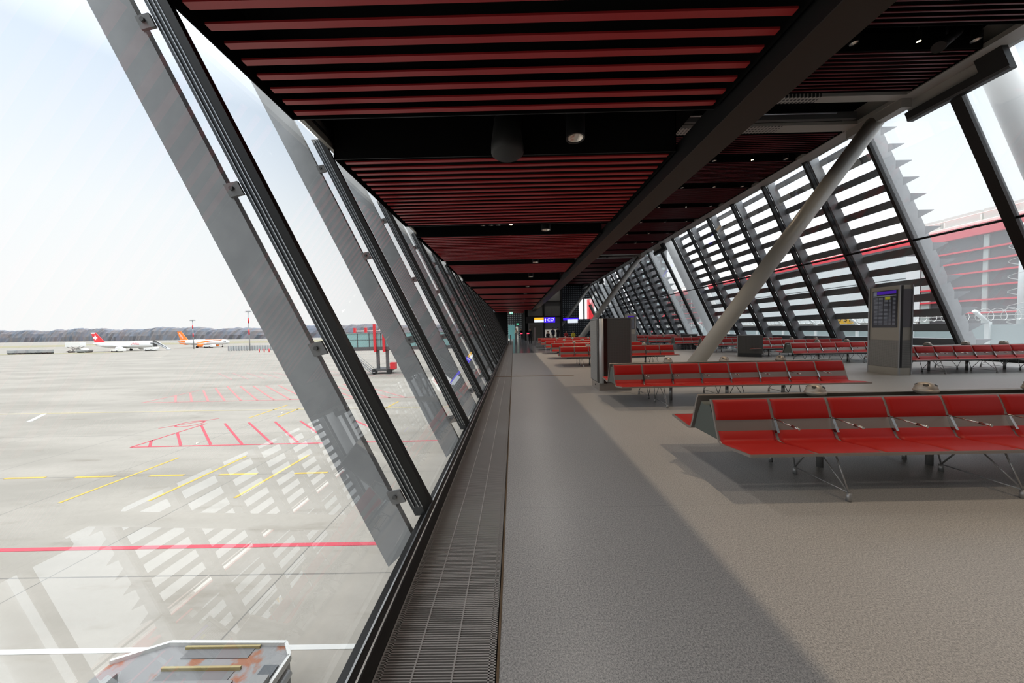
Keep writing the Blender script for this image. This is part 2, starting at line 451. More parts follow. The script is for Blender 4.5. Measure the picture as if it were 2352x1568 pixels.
for n, (y0, y1) in enumerate([(10.98, 11.28), (12.5, 12.95), (33.3, 33.75), (34.75, 35.2)]):
    w = ('nearest of the pair before the first diagonal column head', 'farther of the pair at the first diagonal column head', 'nearest of the pair at the second column head', 'farther of the pair at the second column head')[n]
    o = B().box(2.6, 13.47, y0, y1, ZH - .02, ZH + .1).build('ceiling_strip', M['perf_grey'])
    tag(o, 'light grey perforated cross strip of the hall ceiling, ' + w, 'ceiling strip', 'grey cross strips of the hall ceiling')
# pipes in the open ceiling field
tag(B().tube((6, 11.95, 9.35), (12.1, 11.95, 9.35), .03, 8).build('ceiling_pipe', M['alu']), 'thin bright pipe in the open gap between the grey ceiling strips', 'pipe')
tag(B().box(3, 13.2, 12.28, 12.42, 9.35, 9.6).build('cable_tray', M['dkgrey']), 'grey cable tray in the open gap between grey ceiling strips', 'cable tray')
tag(B().tube((3, 11.6, 9.83), (13, 11.6, 9.83), .118, 10).build('duct', M['dkgrey']), 'dark round duct in the open gap between grey ceiling strips', 'duct')
# perimeter strip
b = B(); b.prism([(13.47, ZH - .02), (13.98, ZH - .02), (14.02, ZH + .12), (13.47, ZH + .12)], -10, YE)
struct(b.build('trim_6', M['grey_panel']))
b = B(); b.prism([(rx(9.2, -.02), 9.30), (rx(9.2, .3), 9.30), (rx(10.0, .3), 10.05), (rx(10.0, -.02), 10.05)], -10, YE)
struct(b.build('wall_right', M['grey_panel']))

# ---- right glazing
P_R = 2.5; YR0 = 10.35
OPEN = lambda k: (k % 8) in (7, 0)           # bays without louvres, either side of every eighth mullion
kr = list(range(-8, 21))
for i, k in enumerate(kr):
    y0 = YR0 + P_R * k; y1 = y0 + P_R; zt = 9.3
    w = bpy.data.objects.new('window_%d' % (i + 31), None); COL.objects.link(w); struct(w)
    g = B(); g.quad((rx(0, .16), y1, 0), (rx(0, .16), y0, 0), (rx(zt, .16), y0, zt), (rx(zt, .16), y1, zt))
    g.build('pane', M['glass_frit'] if OPEN(k) else M['glass'], w)
    big = k % 8 == 0
    hw = .13 if big else .05
    zt = 8.9 if big else 9.3
    m = B(); m.prism([(rx(0, 0), 0), (rx(0, .11), 0), (rx(zt, .11), zt), (rx(zt, 0), zt)], y0 - hw, y0 + hw); m.build('mullion', M['frame'], w)
    m = B(); m.prism([(rx(0, .11), 0), (rx(0, .24), 0), (rx(zt, .24), zt), (rx(zt, .11), zt)], y0 - hw * .7, y0 + hw * .7); m.build('glazing_bar', M['frame'], w)
    m = B()
    for o in (.115, .20): m.prism([(rx(0, o), 0), (rx(0, o + .012), 0), (rx(zt, o + .012), zt), (rx(zt, o), zt)], y0 - hw * .9, y0 + hw * .9)
    m.build('gasket_bead', M['alu_dk'], w)
    m = B(); m.tube((rx(4.84, .08), y0, 4.84), (rx(4.84, .08), y1, 4.84), .045, 8); m.build('transom', M['frame'], w)
b = B(); b.prism([(rx(0, -.05), 0), (rx(0, .4), 0), (rx(.12, .4), .12), (rx(.12, -.05), .12)], -10, YE)
struct(b.build('trim_7', M['frame']))
# fins and louvre screens outside the right glazing
def fin_r(y, label):
    e = empty('facade_fin', label, 'facade fin', (0, y, 0), 0, 'fins outside the right glazing')
    p = B(); p.prism([(rx(-.3, .32), -.3), (rx(-.3, .80), -.3), (rx(9.8, .80), 9.8), (rx(9.8, .32), 9.8)], -.035, .035); p.build('plate', M['fin'], e)
    return e
n = 0
for k in kr:
    if k % 8 != 0:
        fin_r(YR0 + P_R * k, 'grey fin with louvre arms outside the right glazing, %s from the camera end' % ORD[n]); n += 1
ZB = [.12 + .655 * j for j in range(15)]
blade_me = None; n = 0
for k in kr:
    if OPEN(k): continue
    y0 = YR0 + P_R * k
    e = empty('louvre_screen', 'dark slatted sun louvres outside the right glazing, %s bay from the camera end' % ORD[n], 'sun louvre', (0, y0, 0), 0, 'louvre bays outside the right glazing'); n += 1
    for z in ZB:
        if blade_me is None:
            q = B(); q.prism([(0, -.30), (0, .03), (.62, .03), (.62, .01)], -.04, P_R + .04)
            o = q.build('blade', M['blade'], e, (rx(z, .80), 0, z)); blade_me = o.data
        else:
            o = bpy.data.objects.new('blade', blade_me); COL.objects.link(o); o.parent = e; o.location = (rx(z, .80), 0, z)
# black blind boxes at the head of the bays without louvres
for n, y in enumerate((10.3, 30.3, 50.3)):
    e = empty('blind_box', 'black blind box at the head of the unlouvred bays, %s' % ('nearest the camera', 'near the second leaning column', 'at the far end')[n], 'blind box', (0, y, 0), 0, 'black blind boxes at the right glazing head')
    q = B(); q.prism([(rx(8.65, -.14), 8.65), (rx(8.65, .05), 8.65), (rx(8.93, .05), 8.93), (rx(8.93, -.14), 8.93)], -1.15, 1.15)
    q.prism([(rx(8.93, -.14), 8.93), (rx(8.93, .05), 8.93), (rx(9.27, .05), 9.27), (rx(9.27, -.14), 9.27)], -1.15, -.62); q.build('casing', M['frame'], e)
    q = B(); q.prism([(rx(8.93, .03), 8.93), (rx(8.93, .06), 8.93), (rx(9.27, .06), 9.27), (rx(9.27, .03), 9.27)], -.62, 1.15); q.build('reveal', M['grey_panel'], e)
    q = B(); q.prism([(rx(8.66, -.16), 8.66), (rx(8.66, -.14), 8.66), (rx(8.72, -.14), 8.72), (rx(8.72, -.16), 8.72)], -1.15, 1.15); q.build('edge_strip', M['dkgrey'], e)
# inclined round columns outside
for n, (y, rr) in enumerate(((10.42, .36), (30.5, .85), (50.0, .85))):
    o = B().tube((rx(-.4, 1.9), y, -.4), (rx(14, 1.9), y, 14), rr, 28).build('round_column', M['white'])
    tag(o, 'thick white leaning round column outside the right glazing, ' + ('nearest the camera', 'behind the second unlouvred bay', 'at the far end')[n], 'column', 'white leaning columns outside')
# end walls
struct(B().box(-6, 22, -10.7, -10.5, -1, 10).build('wall_rear', M['concrete_panel']))
b = B(); b.box(-4, 12.9, 61.9, 62.2, 0, 10); b.box(12.9, 20, 61.9, 62.2, 7.4, 10); b.box(16.4, 20, 61.9, 62.2, 0, 7.4); b.box(12.9, 16.4, 61.9, 62.2, 0, 3.4)
struct(b.build('wall_end', M['dotted_wall']))
w = bpy.data.objects.new('window_90', None); COL.objects.link(w); struct(w)
B().quad((12.9, 62, 3.4), (16.4, 62, 3.4), (16.4, 62, 7.4), (12.9, 62, 7.4)).build('pane', M['glass'], w)
q = B()
for x in (13.9,): q.box(x - .12, x + .12, 61.85, 62.1, 3.4, 7.4)
q.build('mullion', M['alu_dk'], w)

# ---- diagonal columns
for n, yb in enumerate((12.05, 34.0, 56.0)):
    e = empty('diagonal_column', 'pale grey leaning tubular column rising to the right, ' + ('nearest the camera behind the second bench', 'second, behind the perforated steel tower', 'farthest, at the end of the hall')[n], 'column', (6.9, yb, 0), 0, 'leaning tubular hall columns')
    q = B(); q.tube((-.05, 0, .0), (6.95, .1, 9.25), .27, 32); q.build('tube', M['tube'], e)
    q = B(); q.lathe([(.0, .0), (.42, .0), (.42, .03), (.30, .05)], n=28); q.build('base_plate', M['tube'], e)
    q = B(); q.box(6.6, 6.95, -.9, .9, 8.95, 9.26); q.build('head_bracket', M['grey_panel'], e)
# a thinner strut crossing behind the second column
o = B().tube((11.2, 46, 5.0), (13.6, 46, .0), .22, 16).build('strut', M['tube']); tag(o, 'thin grey strut falling to the right behind the second leaning column', 'strut')

# ------------------------------------------------------------------ floor grilles
segs = [(-1.16, .9), (.9, 2.94), (2.94, 7.02), (7.02, 11.1), (11.1, 15.2), (15.2, 19.3), (19.3, 23.4), (23.4, 27.5), (27.5, 31.5), (31.5, 35.6), (35.6, 43)]
M['grille'] = mat('brushed bronze grille bars', (.52, .49, .46), .5, .3)
for n, (y0, y1) in enumerate(segs):
    e = empty('floor_grille', 'long metal floor grille below the left glazing, %s length from the camera' % ORD[n], 'floor grille', (0, y0, 0), 0, 'floor grilles below the left glazing')
    q = B(); pit = .0125 if y0 < 12 else .05; y = .004
    while y < y1 - y0 - .006:
        q.box(-.668, -.118, y, y + pit * .42, -.02, -.002); y += pit
    q.build('bars', M['grille'], e)
    q = B()
    for x in (-.672, -.645, -.50, -.315, -.147, -.122): q.box(x - .004, x + .004, 0, y1 - y0 - .003, -.022, -.0005 if x in (-.50, -.315) else -.002)
    q.build('rail', M['grille'], e)
    B().box(-.676, -.112, 0, y1 - y0, -.085, -.045).build('tray', mat('grille tray', (.20, .19, .18), .6) if n == 0 else bpy.data.materials['grille tray'], e)

# ------------------------------------------------------------------ benches
W = .60
PROF = [(0, .418), (.12, .405), (.25, .389), (.34, .378), (.395, .378), (.428, .395), (.448, .43), (.47, .49), (.505, .60), (.53, .685), (.555, .76), (.575, .800)]
def offset(pts, d):
    out = []
    for i, p in enumerate(pts):
        a = Vector(pts[max(i - 1, 0)]); c = Vector(pts[min(i + 1, len(pts) - 1)]); t = (c - a).normalized()
        out.append((p[0] - t.y * d, p[1] + t.x * d))
    return out
D_ = 1.37
def mirror(pts): return [(D_ - p[0], p[1]) for p in pts]
def cushion(pts, x0, x1, th, flip):
    """soft slab following a profile line, bulged and rounded towards its edges"""
    n = len(pts); xs = [x0, x0 + .012, x0 + .035, (x0 + x1) / 2, x1 - .035, x1 - .012, x1]
    hx = [.0, .70, 1., 1.06, 1., .70, .0]
    lo = offset(pts, .012); q = MB(); vs = []
    for i, p in enumerate(pts):
        e = min(i, n - 1 - i); he = 0. if e == 0 else .8 if e == 1 else 1.
        a = Vector(pts[max(i - 1, 0)]); c = Vector(pts[min(i + 1, n - 1)]); t = (c - a).normalized()
        for x, h in zip(xs, hx):
            d = .013 + th * h * he
            y, z = p[0] - t.y * d, p[1] + t.x * d
            vs.append((x, D_ - y if flip else y, z))
    m = len(xs); fs = [(i * m + j, i * m + j + 1, (i + 1) * m + j + 1, (i + 1) * m + j) for i in range(n - 1) for j in range(m - 1)]
    if flip: fs = [f[::-1] for f in fs]
    q.add(vs, fs, True); return q
def dens(pts, k):
    out = []
    for a, b in zip(pts, pts[1:]):
        for i in range(k): out.append((a[0] + (b[0] - a[0]) * i / k, a[1] + (b[1] - a[1]) * i / k))
    return out + [pts[-1]]
SEATP = dens([(.012, .4165)] + PROF[1:8], 2); BACKP = dens([(.503, .594), (.53, .685), (.553, .755), (.569, .790)], 3)
def bench(label):
    e = empty('waiting_bench', label, 'bench', (0, 0, 0), 0, 'red back-to-back waiting benches'); N = 8; Ltot = N * W
    for fl in (0, 1):
        base = PROF; top = offset(base, .012); bot = offset(base, -.012)
        out = top + bot[::-1]
        if fl: out = [(D_ - y, z) for y, z in out]
        q = B(); q.prism(out, 0, Ltot, 'x'); q.build('shell', M['shell'], e)
        for k in range(N):
            x0, x1 = k * W + .015, (k + 1) * W - .015
            cushion(SEATP, x0, x1, .020, fl).build('seat_cushion', M['red_cush'], e)
            cushion(BACKP, x0, x1, .020, fl).build('back_cushion', M['red_cush'], e)
        for k in range(1, N):
            x = k * W; q = B()
            yy = lambda y: D_ - y if fl else y
            pr = [(yy(.452), .465), (yy(.415), .475), (yy(.475), .612), (yy(.508), .605)]; q.prism(pr, x - .013, x + .013, 'x')
            q.tube((x, yy(.48), .606), (x, yy(.26), .592), .007, 8); q.tube((x, yy(.27), .592), (x, yy(.19), .588), .012, 8)
            q.build('armrest', M['steel'], e)
    q = B(); q.prism([(.53, .56), (.475, .40), (.895, .40), (.84, .56), (.757, .735), (.735, .715), (.635, .715), (.613, .735)], .02, Ltot - .02, 'x')
    q.build('spine_panel', M['inner'], e)
    q = B(); q.box(.3, Ltot - .3, .64, .73, .30, .345); q.build('beam', M['alu_dk'], e)
    for x in (.87, 2.4, Ltot - .87):
        for fl in (0, 1):
            yy = lambda y: D_ - y if fl else y
            q = B()
            f1, f2 = (x, yy(.0), 0), (x, yy(.53), 0)
            for f in (f1, f2): q.tube((x, f[1], 0), (x, f[1], .075), .020, 10, .017)
            t1, t2 = (x, yy(.0), .075), (x, yy(.53), .075)
            q.tube(t1, (x - .02, yy(.10), .385), .007, 6); q.tube(t1, (x, yy(.30), .37), .006, 6); q.tube(t1, t2, .006, 6)
            q.tube(t2, (x, yy(.34), .37), .007, 6); q.tube(t2, (x + .02, yy(.62), .37), .007, 6)
            q.build('leg_frame', M['leg_steel'], e)
    for x in (1.2, 2.4, 3.6):
        q = B(); q.tube((x + .08, .685, 0), (x + .08, .685, .32), .03, 12); q.build('post', M['leg_steel'], e)
        q = B(); q.tube((x + .02, .685, .70), (x + .02, .685, .79), .05, 14); q.build('neck', M['alu_dk'], e)
        q = B(); q.lathe([(.0, .135), (.025, .133), (.052, .122), (.073, .100), (.086, .066), (.087, .056), (.092, .054), (.094, .040), (.090, .030), (.075, .014), (.055, .0), (.0, .0)][::-1], (x + .02, .685, .785), 24)
        o = q.build('power_dome', M['dome'], e)
        q = B()
        for a in (2.2, -1.0, .9, -2.5):
            p = Vector((math.cos(a) * .062, math.sin(a) * .062, .106)); d = Vector((math.cos(a) * .5, math.sin(a) * .5, .8)).normalized()
            p = p + Vector((x + .02, .685, .785)); q.tube(p, p + d * .006, .02, 12)
        q.build('socket', M['hole'], o)
    return e
BEN = [(2.07, 2.74, 'long red waiting bench nearest the camera, cut by the right edge'),
       (2.07, 6.02, 'long red waiting bench, second row from the camera, before the leaning column'),
       (1.95, 12.75, 'red waiting bench half hidden behind the perforated steel tower, third row of the left block'),
       (2.0, 16.1, 'red waiting bench, fourth row of the left block, its left end showing past the tower'),
       (2.03, 19.6, 'red waiting bench, fifth row of the left block, left end showing past the tower'),
       (2.06, 23.3, 'red waiting bench, sixth row of the left block, near the gate sign'),
       (2.09, 26.8, 'farthest red waiting bench of the left block, below the gate sign'),
       (11.95, 9.35, 'red waiting bench at the right edge, beside the flight information pillar'),
       (11.3, 12.3, 'red waiting bench behind the flight information pillar'),
       (11.6, 15.2, 'red waiting bench right of the low dark box before the right glazing'),
       (11.2, 18.2, 'red waiting bench showing between leaning column and low dark box'),
       (11.1, 21.2, 'red waiting bench left of the leaning column, beside the small dark box'),
       (10.6, 24.2, 'red waiting bench left of the small dark box, before the far pillar'),
       (10.9, 27.2, 'red waiting bench just right of the far information pillar'),
       (11.1, 30.4, 'red waiting bench left of the far information pillar')]
first = None
for x, y, lab in BEN:
    if first is None: first = bench(lab); first.location = (x, y, 0)
    else: clone(first, (x, y, 0), 0, lab)

# ------------------------------------------------------------------ steel tower and kiosks
e = empty('steel_tower', 'tall perforated stainless steel tower behind the second bench end', 'ventilation tower', (2.1, 7.78, 0))
q = B(); q.box(.0, .82, .06, .82, .20, 1.80); q.build('cabinet', M['perf_steel_x'], e)
q = B(); q.box(-.006, .002, .16, .80, .22, 1.78); q.build('side_panel', M['perf_steel'], e)
q = B()
vs = [(.0, .14)] + [(.10 - .10 * math.cos(a), .14 - .12 * math.sin(a)) for a in (.3, .6, .9, 1.2, 1.5)] + [(.13, .02), (.13, .14)]
q.prism(vs, .19, 1.81, 'z', True); q.build('corner_post', M['alu_lt'], e)
q = B(); q.box(.135, .22, .03, .08, .19, 1.81); q.build('corner_strip', M['brown'], e)
q = B(); q.box(.23, .80, .05, .07, .22, 1.78); q.build('front_panel', M['perf_steel_x'], e)
q = B(); q.box(.80, .83, .04, .09, .0, 1.82); q.build('corner_trim', M['alu'], e)
q = B(); q.box(-.005, .835, .055, .83, 1.80, 1.825); q.build('top_plate', M['alu'], e)
q = B(); q.box(.03, .80, .08, .80, .0, .2); q.build('plinth', M['shell'], e)
q = B(); q.tube((.028, .45, .10), (.02, .45, .10), .02, 12); q.build('socket', M['hole'], e)

def kiosk(label, loc, rz, lit=True):
    e = empty('information_pillar', label, 'information pillar', loc, rz, 'information pillars'); w, d, h = .34, .84, 2.66
    M['kiosk'] = M.get('kiosk') or mat('champagne brushed steel', (.46, .43, .37), .42, .35)
    q = B(); q.box(.02, w - .02, .02, d - .02, 1.03, h); q.build('head', M['kiosk'], e)
    q = B(); q.box(.0, w, .0, d, .22, 1.03); q.build('body', M['perf_steel'], e)
    q = B(); q.box(-.01, w + .01, .0, d, .0, .215); q.build('plinth', M['kiosk'], e)
    q = B()
    for x in (-.012, w - .02):
        for y in (-.012, d - .02): q.box(x, x + .032, y, y + .032, .0, h)
    q.build('corner_trim', M['alu'], e)
    q = B(); q.box(-.004, .06, -.014, -.002, .22, h - .01); q.build('joint_strip', M['black'], e)
    q = B(); q.box(.005, .02, .09, d - .09, 1.41, 2.54); s = q.build('screen', M['screen_off'], e)
    q = B(); q.box(.0, .006, .12, d - .22, 2.43, 2.52); q.build('header_band', M['purple'], s)
    q = B(); q.box(.0, .006, d - .21, d - .12, 2.40, 2.52); q.box(.0, .006, .12, d - .12, 2.36, 2.39); q.build('header_icon', M['scr_txt'], s)
    q = B()
    for r in range(22):
        z = 2.31 - r * .039
        for (a, b_) in ((.60, .70), (.46, .57), (.33, .43), (.24, .30), (.13, .20)):
            q.box(.001, .006, a, b_, z, z + .014)
    q.build('rows', M['scr_txt'], s)
    q = B(); q.box(.0, .005, .27, .40, 2.26, 2.35); q.build('cell', M['yel_row'], s)
    q = B(); q.box(.08, w - .03, .006, .022, 1.41, 2.54); q.build('side_screen', M['screen_grey'], e)
    return e
M['screen_grey'] = mat('blank grey screen', (.16, .155, .17), .25)
k0 = kiosk('tall stainless flight information pillar right of the benches, screen facing the walkway', (11.36, 9.28, 0), math.radians(-2))
kiosk('smaller looking far flight information pillar left of the leaning column base', (10.1, 26.0, 0), math.radians(60))
for lab, x, y, w, h in (('low dark perforated box before the right glazing, right of the leaning column', 11.2, 15.75, 1.0, 1.05),
                        ('low dark perforated box left of the leaning column, farther than the other', 12.0, 22.6, 1.0, 1.0)):
    e = empty('low_cabinet', lab, 'cabinet', (x, y, 0), math.radians(-35), 'low perforated boxes')
    q = B(); q.box(0, w, 0, .7, .18, h); q.build('body', M['perf_steel_x'], e)
    q = B(); q.box(.03, w - .03, .03, .67, 0, .18); q.build('plinth', M['alu_dk'], e)
    q = B(); q.box(-.015, .02, -.015, .02, 0, h + .01); q.build('corner_trim', M['alu'], e)

# ------------------------------------------------------------------ lamps
def can(label, loc, r, h, lit=False, grp='black can downlights', face=None):
    e = empty('downlight', label, 'downlight', loc, 0, grp)
    q = B(); q.lathe([(r, .0), (r, h), (.0, h)], n=24); q.lathe([(r, 0), (r * .84, .0), (r * .80, .03)], n=24); q.build('housing', M['black'], e)
    q = B(); q.lathe([(r * .80, .012), (r * .7, .03), (r * .45, .055), (0, .06)], n=24); q.build('reflector', M['lamp_warm'] if lit else M['refl'], e)
    q = B(); q.tube((0, 0, h), (0, 0, h + .3), .012, 6); q.build('rod', M['black'], e)
    return e
TR = [(4.03, 4.95), (8.12, 9.05), (12.2, 13.0), (15.1, 17.3), (19.5, 20.3), (23.4, 24.3), (27.4, 28.3), (31.4, 32.4)]
for n, (a, b_) in enumerate(TR):
    can('round downlight with pale reflector over the walkway, in the %s dark slot from the camera' % ORD[n], (.93, a + .52 if n < 3 else (a + b_) / 2, 4.27), .135, .4, False, 'walkway downlights')
def spot(loc, energy, color, size=2.2, blend=.4, r=.12):
    l = bpy.data.lights.new('lamp_light', 'SPOT'); l.energy = energy; l.color = color; l.spot_size = size; l.spot_blend = blend; l.shadow_soft_size = r
    o = bpy.data.objects.new('lamp_light', l); COL.objects.link(o); o.location = loc; return o
e = empty('speaker', 'big black cylinder speaker hanging in the nearest dark ceiling slot', 'speaker', (-.04, 4.62, 4.10))
q = B(); q.lathe([(.0, .0), (.20, .0), (.235, .03), (.235, .12), (.18, .5), (0, .5)], n=28); q.build('housing', M['dkgrey'].copy(), e)
e.children[0].data.materials[0].node_tree.nodes['Principled BSDF'].inputs['Base Color'].default_value = (.012, .012, .012, 1)
for n, x in enumerate((-.78, -.56, -.36)):
    can('small dark spotlight in the second dark ceiling slot, %s of three from the left' % ORD[n], (x, 8.6, 4.42), .07, .16, False, 'three small spotlights')
can('small lit warm spotlight in the second dark ceiling slot', (-.02, 8.6, 4.42), .06, .16, True, 'lit spotlights')
can('small lit warm spotlight far along the walkway ceiling', (-.03, 23.85, 4.4), .06, .16, True, 'lit spotlights')
tag(B().tube((-2.35, 4.5, 4.62), (-2.35, 4.5, 4.94), .012, 8).build('sprinkler', M['steel']), 'thin sprinkler pipe at the left end of the nearest ceiling slot', 'sprinkler')
HT = [(8.55, 9.25), (14.58, 15.15), (17.35, 17.9), (20.15, 20.7), (22.95, 23.5), (25.75, 26.3), (28.5, 29.1)]
names = ['nearest', 'second', 'third', 'fourth', 'fifth', 'sixth', 'seventh']
for n, (a, b_) in enumerate(HT):
    y = (a + b_) / 2
    for x, w, lit in ((9.45, 'left', False), (11.2, 'middle', n in (0, 1, 3)), (12.75, 'right', False)):
        can('%s%s downlight in the %s dark slot of the high hall ceiling' % ('glowing ' if lit else '', w, names[n]), (x, y, 9.2), .10 if not lit else .055, .3, lit, 'hall ceiling downlights')
e = empty('projector', 'black tubular spotlight pointing down beside the glowing hall lamp', 'spotlight', (11.9, 9.0, 9.15))
q = B(); q.tube((0, 0, 0), (.45, 0, .35), .13, 20); q.tube((-.03, 0, -.03), (.02, 0, .02), .15, 20); q.build('barrel', M['black'], e)
q = B(); q.tube((.2, 0, .15), (.2, 0, .8), .03, 8); q.build('yoke', M['black'], e)
tag(B().box(4.55, 5.25, 11.85, 11.92, 9.32, 9.36).tube((4.7, 11.88, 9.36), (4.7, 11.88, 9.95), .008, 6).tube((5.1, 11.88, 9.36), (5.1, 11.88, 9.95), .008, 6).build('fluorescent_tube', M['lamp_white']), 'short lit white fluorescent strip seen above the beam edge', 'ceiling light')
WARM = (1., .80, .58); NEU0 = (1., .92, .84)
for y in (-1.6, 3., 8.9, 14.85, 17.6, 20.4, 23.2, 26.0, 31.5, 37.8, 43.5):
    spot((5.15, y, 9.2), 640, WARM if y < 22 else NEU0, 1.55, .9, .06)
for y in (8.9, 14.85, 17.6): spot((11.2, y, 9.1), 60, WARM, 2.2, .5, .06)
NEU = (1., .93, .84)
for y in (-3.6, .35, 4.55, 8.64, 12.6, 16.2, 19.9): spot((.93, y, 4.24), 54, NEU, 2.75, .6, 0.)  # fill light added at the unlit-looking walkway downlights to brighten the floor
for y in (23.85, 27.85, 31.9, 36, 40): spot((.93, y, 4.2), 22, WARM, 2.2, .5, .1)
spot((-.02, 8.6, 4.40), 14, (1, .75, .45), 1.6, .5, .05)

# ------------------------------------------------------------------ far end of the walkway
b = B(); b.box(2.0, 6.7, 44, 44.4, 2.9, 9.3); b.box(2.0, 4.2, 44, 44.4, 0, 2.9); b.box(6.1, 6.7, 44, 44.4, 0, 2.9); b.box(4.2, 6.1, 44, 44.4, 1.5, 2.9); b.box(4.2, 6.1, 44, 44.4, 0, .5)
gw = struct(b.build('wall_gate', M['concrete_panel']))
q = B(); q.box(4.15, 4.35, 43.94, 44, 0, 9); q.box(6.55, 6.8, 43.94, 44.5, 0, 9); q.box(2, 6.7, 43.94, 44, 5.3, 5.5); q.box(2, 6.7, 43.94, 44, 3.2, 3.42); q.build('joint', M['black'], gw)
tag(B().box(4.2, 6.1, 44.42, 44.5, .5, 1.5).build('lit_counter', M['lit_wall']), 'pale lit opening behind the seated people below the gate sign', 'counter')
struct(B().box(1.6, 2.0, 44, YE, 0, 4.3).build('wall_corridor', M['void']))
d = struct(B().box(2.3, 3.9, 43.93, 43.99, 0, 2.2).build('door_1', mat('olive grey door', (.10, .095, .08), .5)))
e = empty('gate_sign', 'hanging sign with gate number in white on violet blue, beside a yellow panel', 'sign', (1.6, 40, 2.35))
q = B(); q.box(0, 3.7, .05, .2, .04, .82); q.build('casing', M['black'], e)
q = B(); q.box(1.05, 2.25, .0, .05, .40, .70); q.build('yellow_panel', M['yel_sign'], e)
q = B(); q.box(1.05, 2.25, .0, .05, .10, .40); q.build('white_panel', M['wht_sign'], e)
q = B(); q.box(2.30, 3.70, .0, .05, .04, .72); q.build('blue_panel', M['blue_sign'], e)
text('C57', .52, M['sign_txt'], e, (3.14, -.01, .37), (PI / 2, 0, 0))
q = B(); q.prism([(2.42, .14), (2.50, .14), (2.50, .38), (2.58, .38), (2.46, .60), (2.34, .38), (2.42, .38)], -.012, -.004, 'y'); q.build('arrow', M['sign_txt'], e)
q = B(); q.tube((.5, .12, .82), (.5, .12, 1.9), .015, 6); q.tube((3.2, .12, .82), (3.2, .12, 1.9), .015, 6); q.build('hanger', M['black'], e)
e = empty('hanging_sign', 'small lit violet and white sign right of the gate sign', 'sign', (7.3, 46, 2.4))
q = B(); q.box(0, 2.2, .05, .15, .4, .75); q.build('violet_panel', M['blue_sign'], e)
q = B(); q.box(.6, 2.1, .0, .05, .0, .55); q.build('white_panel', M['wht_sign'], e)
for lab, x, y, z, s in (('green lit exit sign hanging over the far walkway', -.55, 43.5, 3.75, .5), ('smaller green lit exit sign farther down the walkway', .5, 55, 2.45, .38)):
    e = empty('exit_sign', lab, 'exit sign', (x, y, z), 0, 'green exit signs')
    q = B(); q.box(0, s, 0, .06, 0, s * .62); q.build('panel', M['green_sign'], e)
    q = B(); q.box(s * .08, s * .38, -.01, 0, s * .1, s * .5); q.box(s * .6, s * .85, -.01, 0, s * .15, s * .48); q.build('pictogram', M['wht_sign'], e)
    q = B(); q.tube((s / 2, .03, s * .62), (s / 2, .03, 1.2), .01, 6); q.build('hanger', M['black'], e)
# teal glazed screen and dark portal at the end of the walkway
b = B(); b.box(-3.2, -.9, 48, 48.1, 0, 4.3); struct(b.build('wall_portal', M['void']))
tag(B().box(-.9, .2, 52, 52.1, 0, 2.4).build('glass_screen', M['teal_lit']), 'teal lit glass screen at the far end of the walkway', 'glass screen')
tag(B().box(.35, .75, 54, 54.05, .0, 2.1).build('lit_poster', M['lit_wall']), 'narrow pale lit panel at the far end of the walkway', 'poster')
for n, (x, w, hh, red) in enumerate(((-.75, .16, 1.0, 0), (-.42, .14, 1.05, 0), (.1, .22, 1.25, 0), (.66, .10, 1.25, 1), (1.36, .08, 1.25, 1))):
    e = empty('access_post', 'slim stainless post across the far walkway, %s from the left' % ORD[n], 'access post', (x, 33, 0), 0, 'stainless access posts')
    q = B(); q.box(0, w, 0, .2, 0, hh); q.build('post', M['alu'], e)
    if red: q = B(); q.box(.02, .26, -.02, .02, hh - .14, hh - .05); q.build('signal_light', M['red_led'], e)
e = empty('white_post', 'tall pale post at the door right of the far walkway', 'post', (2.0, 30.6, 0)); q = B(); q.box(0, .14, 0, .14, 0, 1.75); q.build('shaft', M['alu'], e)
q = B(); q.box(-.04, .18, -.04, .18, 0, .02); q.build('base_plate', M['alu'], e)

